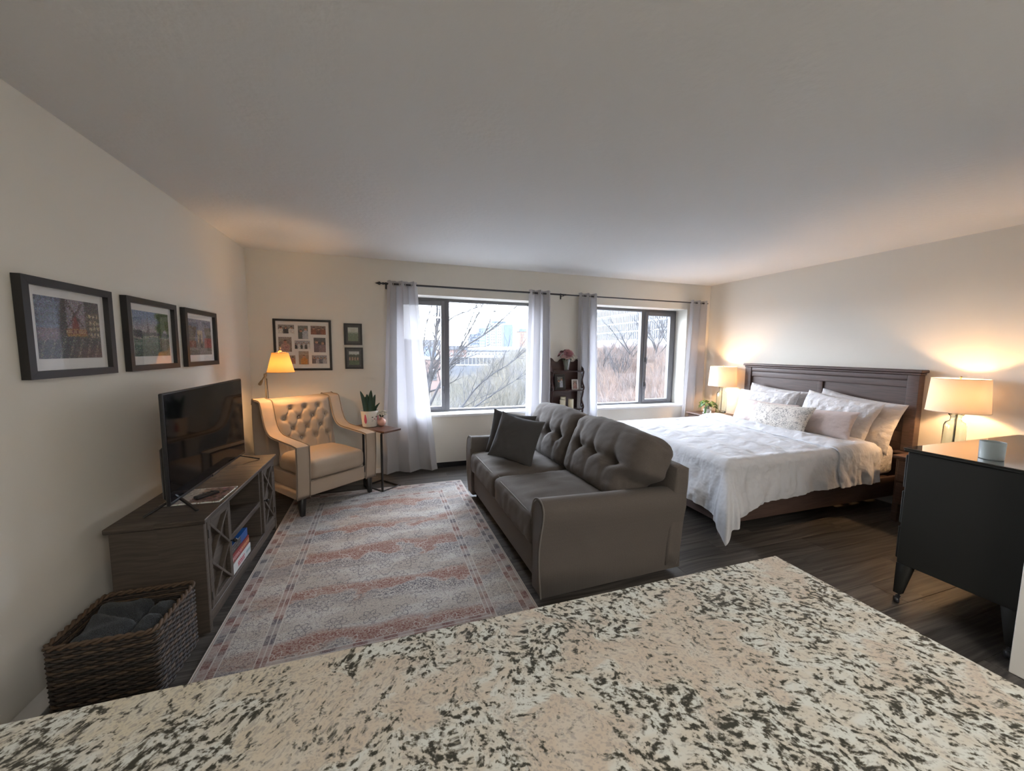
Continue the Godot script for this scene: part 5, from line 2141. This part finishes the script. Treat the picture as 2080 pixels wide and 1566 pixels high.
func shelf_items() -> void:
	# two photo frames leaning on the second board, three candles on the third
	var im := [people_image(1, false), people_image(3, false)]
	for k in 2:
		var w: float = [0.150, 0.088][k]
		var h: float = [0.205, 0.135][k]
		var face: float = [0.034, 0.012][k]
		var s := thing("standing_photo_frame", ["wide-bordered black photo frame leaning on the display shelf", "small cream photo frame leaning on the display shelf"][k], "picture frame", Vector3([2.095, 2.305][k], 0.9305, -4.385), deg_to_rad([4.0, -6.0][k]), "photo frames on the display shelf")
		var tilt := Basis(Vector3.RIGHT, deg_to_rad(-9.0))
		for q in [[Vector3(-w / 2, h - face, -0.006), Vector3(w / 2, h, 0.006)], [Vector3(-w / 2, 0.0, -0.006), Vector3(w / 2, face, 0.006)], [Vector3(-w / 2, face, -0.006), Vector3(-w / 2 + face, h - face, 0.006)], [Vector3(w / 2 - face, face, -0.006), Vector3(w / 2, h - face, 0.006)]]:
			var b := MB.new()
			b.x = Transform3D(tilt, Vector3(0, 0.001, 0))
			b.span(q[0], q[1], 0.0015)
			part(s, "frame_rail", b, [M.frame_black, M.mat_board][k])
		var b := MB.new()
		b.x = Transform3D(tilt, Vector3(0, 0.001, 0))
		b.span(Vector3(-w / 2 + face - 0.003, face - 0.003, -0.004), Vector3(w / 2 - face + 0.003, h - face + 0.003, 0.002), 0.0004)
		var iw := w - 2.0 * face + 0.006
		var ih := h - 2.0 * face + 0.006
		for j in b.v.size():
			var q := b.x.affine_inverse() * b.v[j]
			b.uv[j] = Vector2(q.x / iw + 0.5, 0.5 - (q.y - h / 2.0) / ih)
		var m := mat("photo", Color.WHITE, 0.5)
		m.albedo_texture = tex(im[k])
		part(s, "photograph", b, m)
		b = MB.new()
		b.bar(Vector3(0, h * 0.55, -0.010 - h * 0.085), Vector3(0, 0.003, -0.055), 0.03, 0.004, 0.001)
		part(s, "easel_back", b, M.frame_black)
	var names := ["cream pillar candle in front at left on the display shelf", "taller cream pillar candle at the back of the display shelf", "cream pillar candle in front at right on the display shelf"]
	for k in 3:
		var hh: float = [0.125, 0.155, 0.130][k]
		var s := thing("candle", names[k], "candle", [Vector3(2.125, 0.6805, -4.375), Vector3(2.165, 0.6805, -4.445), Vector3(2.245, 0.6805, -4.380)][k], 0.0, "candles on the display shelf")
		var b := MB.new()
		b.lathe([Vector2(0.0, 0.0), Vector2(0.034, 0.0), Vector2(0.036, 0.004), Vector2(0.036, hh - 0.004), Vector2(0.033, hh), Vector2(0.024, hh - 0.006), Vector2(0.0, hh - 0.009)], 28)
		part(s, "wax", b, M.candle_wax)
		b = MB.new()
		b.tube([Vector3(0, hh - 0.010, 0), Vector3(0.001, hh + 0.006, 0)], 0.0012, 5)
		part(s, "wick", b, M.leg_black)


func stand_items() -> void:
	# glossy magazine half under the television, remote on it
	var mag := Image.create(128, 96, false, Image.FORMAT_RGB8)
	var f := func(x: float, y: float) -> Color:
		if x < 0.02 or y < 0.025 or x > 0.98 or y > 0.965:
			return Color(0.82, 0.82, 0.80)
		var n := nz.get_noise_2d(x * 9.0, y * 7.0)
		if x < 0.42:
			return Color(0.66, 0.63, 0.60) if fposmod(y * 20.0, 1.0) < 0.6 else Color(0.48, 0.46, 0.44)
		return ramp([[-0.4, Color(0.16, 0.15, 0.14)], [-0.1, Color(0.45, 0.33, 0.26)], [0.1, Color(0.68, 0.56, 0.46)], [0.3, Color(0.32, 0.30, 0.42)], [0.5, Color(0.62, 0.30, 0.26)]], n)
	mag = painted(128, 96, 101, 1500, 4.0, 0.05, f)
	var b := MB.new()
	b.box(Vector3(0, 0.003, 0), Vector3(0.27, 0.006, 0.235), 0.001)
	for k in b.v.size():
		b.uv[k] = Vector2(b.v[k].x / 0.27 + 0.5, b.v[k].z / 0.235 + 0.5)
	var m := mat("magazine_page", Color.WHITE, 0.3)
	m.albedo_texture = tex(mag)
	solo("magazine", "white-edged glossy magazine lying half under the television", "magazine", b, m, Vector3(-1.022, 0.6003, -2.459), deg_to_rad(-2.0))
	var s := thing("remote_control", "small black remote control lying on the magazine", "remote", Vector3(-0.985, 0.6065, -2.435), deg_to_rad(-38.0))
	b = MB.new()
	b.soft(Vector3(0.042, 0.018, 0.115), 0.008, 14, func(q: Vector3, _d: Vector3) -> Vector3: return q, Vector3(0, 0.009, 0))
	part(s, "case", b, M.tv_plastic)
	for k in 6:
		b = MB.new()
		b.box(Vector3(-0.008 + 0.016 * (k % 2), 0.0185, -0.03 + 0.02 * int(k / 2)), Vector3(0.009, 0.003, 0.008), 0.001)
		part(s, "button", b, M.steel_dark)
	# boxed games in the open bay
	var look := [["white board game box with red lettering, at the bottom of the stack", 0.062, Color(0.72, 0.74, 0.74), 0], ["red board game box with yellow lettering, in the middle of the stack", 0.055, Color(0.46, 0.09, 0.08), 1], ["black and blue board game box on top of the stack", 0.052, Color(0.04, 0.26, 0.50), 2]]
	var y := 0.0985
	for g in look:
		var kind: int = g[3]
		var paint := func(x: float, v: float) -> Color:
			var c: Color = g[2]
			if kind == 0 and x > 0.25 and x < 0.62 and v > 0.25 and v < 0.75 and fposmod(x * 17.0 + 0.4 * sin(v * 9.0), 1.0) < 0.62:
				c = Color(0.62, 0.08, 0.14)
			if kind == 0 and x > 0.72 and v > 0.3 and v < 0.6:
				c = Color(0.52, 0.60, 0.62)
			if kind == 1 and v > 0.3 and v < 0.72 and fposmod(x * 15.0, 1.0) < 0.55:
				c = Color(0.82, 0.66, 0.42) if x > 0.55 else Color(0.78, 0.66, 0.66)
			if kind == 2 and x < 0.55:
				c = Color(0.05, 0.05, 0.055)
				if fposmod(x * 16.0, 1.0) < 0.14 or fposmod(v * 3.0, 1.0) < 0.14:
					c = Color(0.48, 0.47, 0.46)
			return c
		m = mat("game_box", Color.WHITE, 0.45)
		m.albedo_texture = tex(painted(128, 24, 110 + kind, 60, 2.0, 0.02, paint))
		b = MB.new()
		var h: float = g[1]
		b.box(Vector3(0, h / 2.0, 0), Vector3(0.25, h, 0.285 - 0.008 * kind), 0.0015)
		for k in b.v.size():
			# lettering on the long side that faces the room
			b.uv[k] = Vector2(0.5 - b.v[k].z / 0.285, 1.0 - b.v[k].y / h) if b.v[k].x > 0.1245 else Vector2(0.88, 0.10 + 0.05 * b.v[k].z)
		solo("game_box", g[0], "game box", b, m, Vector3(-1.022 - 0.004 * kind, y, -2.618 + 0.003 * kind), 0.0, "board games in the television stand")
		y += h + 0.0005


func pothos() -> void:
	var s := thing("potted_pothos", "leafy green trailing plant in a clear glass bowl on the nightstand", "plant", Vector3(4.245, 0.580, -4.10))
	var b := MB.new()
	b.lathe([Vector2(0.0, 0.0), Vector2(0.052, 0.0), Vector2(0.060, 0.008), Vector2(0.061, 0.014), Vector2(0.0, 0.012)], 28)
	part(s, "saucer", b, M.pot_white)
	b = MB.new()
	b.lathe([Vector2(0.030, 0.014), Vector2(0.052, 0.03), Vector2(0.064, 0.07), Vector2(0.062, 0.105), Vector2(0.066, 0.125)], 28)
	part(s, "bowl", b, M.clear_glass)
	b = MB.new()
	b.lathe([Vector2(0.0, 0.016), Vector2(0.040, 0.022), Vector2(0.058, 0.06), Vector2(0.0, 0.068)], 20)
	part(s, "pebbles", b, M.mat_board)
	var r := RandomNumberGenerator.new()
	r.seed = 17
	for k in 70:
		var a := r.randf() * TAU
		var rr := 0.02 + 0.075 * sqrt(r.randf())
		var y := 0.125 + 0.075 * r.randf() * (1.0 - rr * 5.0) + (0.0 if rr < 0.075 else -0.05 * r.randf())
		var tip := Vector3(rr * cos(a), y, rr * sin(a))
		b = MB.new()
		b.tube(curve([Vector3(0.012 * cos(a), 0.06, 0.012 * sin(a)), Vector3(rr * 0.4 * cos(a), 0.12, rr * 0.4 * sin(a)), tip], 4), 0.0013, 5)
		part(s, "stem", b, M.stem_green)
		var len := 0.032 + 0.016 * r.randf()
		var droop := 0.3 + r.randf() * 0.9
		b = MB.new()
		b.grid(4, 6, func(u: float, w: float) -> Vector3:
			var x := u * 2.0 - 1.0
			var side := x * len * 0.42 * pow(sin(clampf(0.12 + 0.88 * w, 0, 1) * PI), 0.7)
			var o := len * w
			var h := 0.006 * absf(x) - droop * o * w
			return tip + Vector3(o * cos(a) - side * sin(a), h, o * sin(a) + side * cos(a)))
		part(s, "leaf", b, M.pothos_leaf)
	for q in [[2.6, 0.115, 0.045], [0.9, 0.10, 0.030]]:
		# two stems that trail over the rim
		b = MB.new()
		var d := Vector3(cos(q[0]), 0, sin(q[0]))
		b.tube(curve([Vector3(0, 0.10, 0), d * 0.06 + Vector3(0, 0.14, 0), d * 0.10 + Vector3(0, 0.10, 0), d * q[1] + Vector3(0, q[2], 0)], 5), 0.0016, 5)
		part(s, "stem", b, M.stem_green)
		for j in 3:
			var at: Vector3 = d * (0.095 + 0.006 * j) + Vector3(0, 0.105 - 0.03 * j, 0)
			b = MB.new()
			b.grid(4, 6, func(u: float, w: float) -> Vector3:
				var x := u * 2.0 - 1.0
				var side := x * 0.016 * pow(sin(clampf(0.12 + 0.88 * w, 0, 1) * PI), 0.7)
				return at + Vector3(d.x * 0.012 * w - side * d.z, -0.034 * w, d.z * 0.012 * w + side * d.x))
			part(s, "leaf", b, M.pothos_leaf)
	# little figure beside the bowl
	b = MB.new()
	b.lathe([Vector2(0.0, 0.0), Vector2(0.016, 0.0), Vector2(0.018, 0.010), Vector2(0.014, 0.028), Vector2(0.008, 0.036), Vector2(0.010, 0.044), Vector2(0.010, 0.052), Vector2(0.005, 0.058), Vector2(0.0, 0.059)], 18)
	solo("scent_bottle", "tiny pale glass bottle in front of the glass bowl on the nightstand", "bottle", b, M.pot_white, Vector3(4.19, 0.580, -3.985))


func land(x: float, z: float) -> float:
	# flat town ground that climbs to a bank on the right
	return -8.0 + 9.0 * sst(5.0, 27.0, x - maxf(0.0, -z - 60.0) * 0.9) * sst(4.0, 12.0, -z) + 0.25 * nz.get_noise_2d(x * 0.11, z * 0.11)


func outside() -> void:
	# colours outdoors
	var m := mat("bark", lin(0.008, 0.008, 0.010), 0.95)
	m = mat("brush_twigs", Color.WHITE, 0.95)
	m.vertex_color_use_as_albedo = true
	m = mat("winter_ground", Color.WHITE, 0.95)
	m.vertex_color_use_as_albedo = true
	mat("concrete_pale", lin(0.112, 0.115, 0.120), 0.9)
	mat("slit_glass", lin(0.020, 0.022, 0.025), 0.6)
	mat("tower_blue", lin(0.046, 0.061, 0.089), 0.8)
	mat("tower_slate", lin(0.033, 0.045, 0.069), 0.8)
	mat("tower_cream", lin(0.099, 0.109, 0.092), 0.8)
	mat("brick_rose", lin(0.083, 0.056, 0.050), 0.9)
	mat("brick_orange", lin(0.106, 0.058, 0.043), 0.9)
	mat("roof_grey", lin(0.046, 0.050, 0.058), 0.9)
	mat("roof_snow", lin(0.119, 0.122, 0.129), 0.9)
	mat("steel_rail", lin(0.020, 0.022, 0.026), 0.8)
	# ground with thin snow
	var b := MB.new()
	b.tinted = true
	var n := noise(0.06, 4, 81)
	var xs := []
	var zs := []
	for k in 61:
		xs.append(-140.0 + 300.0 * k / 60.0 if k > 60 else lerpf(-60.0, 150.0, pow(k / 60.0, 1.0)))
		zs.append(-5.2 - 340.0 * pow(k / 60.0, 2.0))
	var id := []
	for i in 61:
		var row := []
		for j in 61:
			var t := n.get_noise_2d(xs[i] * 1.5, zs[j])
			var c := Color(0.042, 0.037, 0.032).lerp(Color(0.105, 0.108, 0.115), sst(-0.08, 0.14, t))
			b.tint = c
			row.append(b.p(Vector3(xs[i], land(xs[i], zs[j]), zs[j])))
		id.append(row)
	for i in 60:
		for j in 60:
			b.quad(id[i][j], id[i][j + 1], id[i + 1][j + 1], id[i + 1][j]) if false else b.quad(id[i][j + 1], id[i][j], id[i + 1][j], id[i + 1][j + 1])
	var g := part(self, "ground", b, M.winter_ground)
	g.set_meta("kind", "structure")
	town()
	office()
	near_trees()
	bank_trees()
	thicket()


func block(s: Node3D, called: String, a: Vector3, c: Vector3, m: Material) -> MeshInstance3D:
	var b := MB.new()
	b.span(a, c, 0.02)
	return part(s, called, b, m)


func dots(s: Node3D, called: String, x0: float, x1: float, y0: float, y1: float, nx: int, ny: int, w: float, h: float, z: float, m: Material) -> void:
	var b := MB.new()
	for i in nx:
		for j in ny:
			b.box(Vector3(lerpf(x0, x1, (i + 0.5) / nx), lerpf(y0, y1, (j + 0.5) / ny), z), Vector3(w, h, 0.2), 0.02)
	part(s, called, b, m).set_meta("kind", "stuff")


func town() -> void:
	var s := thing("apartment_tower", "tall blue-grey apartment tower with cream window strips on the skyline", "building", Vector3(72, -8, -262))
	block(s, "wall", Vector3(-6.5, 0, -8), Vector3(7.0, 29.2, 0), M.tower_cream)
	block(s, "side_wall", Vector3(7.02, 0, -10), Vector3(13.7, 28.6, 0.3), M.tower_slate)
	block(s, "wing", Vector3(-11.5, 0, -9), Vector3(-6.52, 25.5, -0.5), M.tower_blue)
	block(s, "wing", Vector3(-17.6, 0, -9), Vector3(-11.52, 21.2, -1.0), M.tower_slate)
	block(s, "roof_plant", Vector3(-2.0, 29.2, -6), Vector3(9.0, 30.8, -1), M.tower_slate)
	for x in [-3.8, 1.2, 5.9]:
		block(s, "wall_strip", Vector3(x - 0.55, 0, 0.02), Vector3(x + 0.55, 28.4, 0.25), M.tower_blue)
	for r in [[-5.8, -4.6], [-2.9, 0.3], [2.1, 5.0]]:
		dots(s, "window_grid", r[0], r[1], 10.5, 28.0, 2, 9, 0.65, 0.85, 0.1, M.slit_glass)
	dots(s, "window_grid", -17.2, -6.9, 12.0, 20.5, 7, 4, 0.9, 0.8, -0.45, M.tower_cream)
	for k in 9:
		block(s, "balcony", Vector3(13.72, 12.0 + k * 1.8, -2.5), Vector3(14.6, 12.5 + k * 1.8, 0.0), M.tower_blue)
	s = thing("brick_tower", "orange brick block with dark cornice at the right edge of the skyline", "building", Vector3(101, -8, -280))
	block(s, "wall", Vector3(-3.6, 0, -8), Vector3(6.0, 24.6, 0), M.brick_orange)
	block(s, "cornice", Vector3(-4.0, 24.62, -8.4), Vector3(6.4, 27.0, 0.4), M.tower_slate)
	dots(s, "window_grid", -3.0, 5.4, 11.5, 23.5, 4, 5, 0.7, 1.2, 0.0, M.slit_glass)
	s = thing("long_white_building", "long low white building with flat snowy roof below the tower", "building", Vector3(43, -8, -150))
	block(s, "wall", Vector3(-17.5, 0, -14), Vector3(24, 9.2, 0), M.concrete_pale)
	block(s, "roof", Vector3(-18.0, 9.21, -14.5), Vector3(24.5, 9.8, 0.5), M.roof_grey)
	block(s, "upper_storey", Vector3(-11, 9.81, -13), Vector3(16, 11.2, -2), M.roof_snow)
	dots(s, "window_grid", -16.5, 22, 7.6, 8.5, 26, 1, 0.5, 0.5, 0.05, M.slit_glass)
	s = thing("rose_brick_building", "rose brick building with white roof edge behind the near tree trunks", "building", Vector3(5.0, -8, -60))
	block(s, "wall", Vector3(-8.0, 0, -10), Vector3(2.9, 7.9, 0), M.brick_rose)
	block(s, "roof_edge", Vector3(-8.2, 7.91, -10.2), Vector3(3.1, 8.25, 0.2), M.roof_snow)
	for k in 5:
		var w := block(s, "window", Vector3(-6.6 + k * 1.9, 4.6, 0.0), Vector3(-5.6 + k * 1.9, 6.2, 0.06), M.slit_glass)
		block(w, "lintel", Vector3(-6.7 + k * 1.9, 6.21, 0.0), Vector3(-5.5 + k * 1.9, 6.4, 0.1), M.roof_snow)
	s = thing("pink_brick_building", "pinkish brick building with dark roof left of the white building", "building", Vector3(19.5, -8, -120))
	block(s, "wall", Vector3(-4.5, 0, -10), Vector3(4.0, 9.6, 0), M.brick_rose)
	block(s, "roof", Vector3(-4.8, 9.61, -10.3), Vector3(4.3, 10.9, 0.3), M.roof_grey)
	dots(s, "window_grid", -3.8, 3.4, 7.6, 9.0, 6, 1, 0.6, 0.8, 0.05, M.roof_snow)
	s = thing("grey_roofed_building", "distant grey-roofed building seen through the narrow left casement", "building", Vector3(13, -8, -170))
	block(s, "wall", Vector3(-14, 0, -12), Vector3(9.5, 11.0, 0), M.tower_blue)
	block(s, "roof", Vector3(-14.5, 11.01, -12.5), Vector3(10, 14.0, 0.5), M.roof_grey)
	s = thing("parking_deck", "dark parking deck with thin vertical railings across the middle distance", "building", Vector3(26, -8, -95))
	block(s, "deck", Vector3(-14, 0, -8), Vector3(16, 5.6, 0), M.roof_grey)
	block(s, "deck_edge", Vector3(-14, 7.55, -0.2), Vector3(16, 7.75, 0.1), M.roof_snow)
	for k in 31:
		block(s, "railing_post", Vector3(-13.9 + k, 5.6, -0.1), Vector3(-13.8 + k, 7.55, 0.0), M.roof_snow)
	block(s, "back_wall", Vector3(-14, 5.6, -8), Vector3(16, 7.5, -7.8), M.steel_rail)


func office() -> void:
	var s := thing("office_building", "large pale concrete office building with rows of narrow vertical windows", "building", Vector3(42, -2, -62))
	block(s, "wall", Vector3(0, 0, -16), Vector3(22, 20.0, 26), M.concrete_pale)
	var rows := [[5.8, 7.0], [7.4, 8.6], [9.0, 10.1], [10.7, 11.8], [12.4, 13.5], [14.1, 15.2], [15.8, 16.9]]
	for r in rows:
		var b := MB.new()
		for k in 70:
			b.box(Vector3(-0.02, (r[0] + r[1]) / 2.0, -15.0 + k * 0.56), Vector3(0.12, r[1] - r[0], 0.26), 0.01)
		part(s, "window_row", b, M.slit_glass).set_meta("kind", "stuff")
	for y in [7.2, 8.8, 10.4, 12.1, 13.8]:
		block(s, "floor_band", Vector3(-0.10, y - 0.13, -16), Vector3(-0.005, y + 0.13, 26), M.concrete_pale)


func branch(b: MB, from: Vector3, d: Vector3, len: float, r: float, depth: int, up: float, g: RandomNumberGenerator) -> void:
	var pts := [from]
	var rad := [r]
	var p := from
	var n := 4 if depth > 0 else 3
	for k in n:
		d = (d + Vector3(g.randfn(0, 0.13), g.randfn(0, 0.10) + up * 0.08, g.randfn(0, 0.13))).normalized()
		p += d * len / n
		pts.append(p)
		rad.append(r * (1.0 - 0.75 * (k + 1) / n))
	b.tube(pts, rad, 4 if depth > 1 else 3, false)
	if depth > 0:
		var kids := 3 + g.randi() % 3
		for k in kids:
			var t := 0.25 + 0.75 * (k + g.randf()) / kids
			var q: Vector3 = pts[int(t * n)] if int(t * n) < pts.size() else p
			var a := Vector3(g.randfn(0, 1), g.randfn(0.25, 0.6) + up, g.randfn(0, 1)).normalized()
			branch(b, q, (d * 0.85 + a * 0.75).normalized(), len * g.randf_range(0.45, 0.68), r * 0.45, depth - 1, up, g)


func limb(s: Node3D, pts: Array, r: float, g: RandomNumberGenerator) -> void:
	var b := MB.new()
	var line := curve(pts, 4)
	var rad := []
	for k in line.size():
		rad.append(r * lerpf(1.0, 0.28, float(k) / (line.size() - 1)))
	b.tube(line, rad, 6, false)
	var o := part(s, "limb", b, M.bark)
	b = MB.new()
	for k in range(3, line.size()):
		for j in 2:
			if g.randf() < 0.80:
				var d: Vector3 = (line[k] - line[k - 1]).normalized()
				var a := Vector3(g.randfn(0.25, 0.8), g.randfn(0.35, 0.6), g.randfn(0, 0.8)).normalized()
				branch(b, line[k], (d * 0.8 + a * 0.8).normalized(), g.randf_range(0.5, 1.3), maxf(rad[k] * 0.45, 0.011), 2, 0.3, g)
	part(o, "twigs", b, M.bark).set_meta("kind", "stuff")


func near_trees() -> void:
	var g := RandomNumberGenerator.new()
	g.seed = 91
	var s := thing("bare_tree", "bare tree close outside with dark trunks in the narrow left casement", "tree")
	var b := MB.new()
	b.tube(curve([Vector3(0.75, land(0.75, -12.2) - 0.2, -12.2), Vector3(0.8, -5.0, -12.2), Vector3(0.9, -2.0, -12.2), Vector3(1.02, -0.5, -12.2)], 4), [0.22, 0.21, 0.20, 0.20, 0.19, 0.18, 0.17, 0.16, 0.15, 0.14, 0.13, 0.12, 0.11], 8)
	part(s, "trunk", b, M.bark)
	limb(s, [Vector3(1.00, -0.58, -12.00), Vector3(1.18, 0.34, -12.15), Vector3(1.32, 1.29, -12.30), Vector3(1.56, 2.57, -12.45), Vector3(1.78, 3.87, -12.60)], 0.075, g)
	limb(s, [Vector3(1.02, -0.63, -12.30), Vector3(1.18, 0.40, -12.45), Vector3(1.43, 1.77, -12.60), Vector3(1.53, 3.04, -12.75), Vector3(1.62, 3.91, -12.90)], 0.065, g)
	limb(s, [Vector3(1.03, -0.60, -11.9), Vector3(1.76, 0.96, -11.75), Vector3(2.29, 1.54, -11.90), Vector3(3.06, 2.03, -12.05), Vector3(3.78, 2.63, -12.20), Vector3(4.63, 3.44, -12.35)], 0.042, g)
	limb(s, [Vector3(1.05, -0.62, -12.30), Vector3(1.78, 0.62, -12.75), Vector3(2.23, 1.37, -12.90), Vector3(2.78, 2.33, -13.05), Vector3(3.35, 3.40, -13.20)], 0.042, g)
	limb(s, [Vector3(1.35, 1.45, -12.33), Vector3(1.86, 2.41, -12.35), Vector3(2.66, 2.81, -12.50), Vector3(3.56, 3.34, -12.65)], 0.030, g)
	limb(s, [Vector3(1.04, -0.10, -12.00), Vector3(1.30, 0.58, -12.15), Vector3(1.59, 0.84, -12.30), Vector3(2.15, 1.00, -12.45)], 0.036, g)
	limb(s, [Vector3(1.08, -0.20, -12.30), Vector3(1.04, 1.28, -12.65), Vector3(1.16, 2.26, -12.80), Vector3(1.49, 3.26, -12.95)], 0.036, g)
	limb(s, [Vector3(2.23, 1.37, -12.90), Vector3(2.69, 2.41, -13.05), Vector3(3.08, 3.38, -13.20)], 0.022, g)
	limb(s, [Vector3(2.96, 1.98, -12.03), Vector3(3.25, 2.71, -11.95), Vector3(3.46, 3.36, -11.9)], 0.020, g)
	s = thing("bare_tree", "bare tree close outside whose branches slant across the lower part of the wide pane", "tree")
	b = MB.new()
	b.tube(curve([Vector3(0.6, land(0.6, -10.8) - 0.2, -10.8), Vector3(0.75, -4.5, -10.8), Vector3(1.0, -1.2, -10.8)], 4), [0.15, 0.145, 0.14, 0.13, 0.12, 0.11, 0.10, 0.09, 0.08], 8)
	part(s, "trunk", b, M.bark)
	limb(s, [Vector3(1.0, -1.2, -10.8), Vector3(2.00, -0.33, -11.15), Vector3(2.49, 0.24, -11.30), Vector3(3.08, 0.69, -11.45), Vector3(3.78, 1.07, -11.60), Vector3(4.52, 1.65, -11.75)], 0.034, g)
	limb(s, [Vector3(1.0, -1.2, -10.8), Vector3(2.29, -0.28, -10.75), Vector3(3.09, 0.19, -10.90), Vector3(4.26, 0.83, -11.05)], 0.030, g)


func bank_trees() -> void:
	var l := [[21.9, -30.5, 5.0, "small bare tree forking low on the bank, in the wide pane of the right window"], [22.4, -27.6, 5.2, "small bare tree on the bank, in the narrow right casement"], [19.5, -32.0, 4.2, "slender bare tree on the bank at the left of the right window"], [26.2, -30.5, 4.4, "bare tree on the bank at the far right of the right window"], [18.6, -27.5, 3.6, "thin bare tree on the bank between the right window's trees"]]
	var g := RandomNumberGenerator.new()
	g.seed = 97
	for q in l:
		var base := Vector3(q[0], land(q[0], q[1]) - 0.1, q[1])
		var s := thing("bare_tree", q[3], "tree", base)
		var h: float = q[2]
		var b := MB.new()
		b.tube([Vector3(0, 0, 0), Vector3(0.02, h * 0.2, 0), Vector3(0.0, h * 0.38, 0.03)], [0.10, 0.08, 0.07], 6)
		part(s, "trunk", b, M.bark)
		for k in 6:
			b = MB.new()
			var a := TAU * k / 6.0 + g.randf()
			branch(b, Vector3(0, h * (0.22 + 0.028 * k), 0.02), Vector3(0.7 * cos(a), 0.9, 0.7 * sin(a)).normalized(), h * g.randf_range(0.55, 0.8), 0.055, 3, 0.35, g)
			part(s, "limb", b, M.bark)


func thicket() -> void:
	var g := RandomNumberGenerator.new()
	g.seed = 103
	var shapes := []
	for v in 3:
		var b := MB.new()
		for k in 22:
			var a := g.randf() * TAU
			var r := 0.5 * sqrt(g.randf())
			branch(b, Vector3(r * cos(a), -0.1, r * sin(a)), Vector3(0.35 * cos(a), 1.0, 0.35 * sin(a)).normalized(), g.randf_range(0.8, 1.5), 0.016, 1, 0.25, g)
		shapes.append(b.done())
	# [label, tones, places]
	var sets := [["dense bare brown brush covering the bank in the right window", [Color(0.091, 0.059, 0.046), Color(0.081, 0.063, 0.056), Color(0.112, 0.076, 0.056), Color(0.059, 0.052, 0.050)], 900, true], ["tangle of bare grey and olive brush on the low ground in the left window", [Color(0.059, 0.056, 0.045), Color(0.077, 0.073, 0.060), Color(0.063, 0.063, 0.067), Color(0.084, 0.073, 0.053)], 800, false]]
	for st in sets:
		for v in 3:
			var mm := MultiMesh.new()
			mm.transform_format = MultiMesh.TRANSFORM_3D
			mm.use_colors = true
			mm.mesh = shapes[v]
			mm.instance_count = int(st[2] / 3)
			for k in mm.instance_count:
				var z: float
				var x: float
				if st[3]:
					z = -g.randf_range(17.0, 46.0)
					x = -z * g.randf_range(0.55, 0.92)
				else:
					z = -40.0 - 60.0 * g.randf()
					x = -z * g.randf_range(0.05, 0.42)
				var sc := g.randf_range(0.8, 1.5) * (1.0 if st[3] else 1.9)
				if st[3] and x > 25.0:
					sc *= 0.55
				mm.set_instance_transform(k, Transform3D(Basis(Vector3.UP, g.randf() * TAU).scaled(Vector3(sc, sc * g.randf_range(0.8, 1.2), sc)), Vector3(x, land(x, z), z)))
				mm.set_instance_color(k, st[1][g.randi() % 4])
			var o := MultiMeshInstance3D.new()
			o.name = numbered("brush_thicket")
			o.multimesh = mm
			o.material_override = M.brush_twigs
			add_child(o)
			tag(o, st[0], "brush", "brush in the right window" if st[3] else "brush in the left window", "stuff")
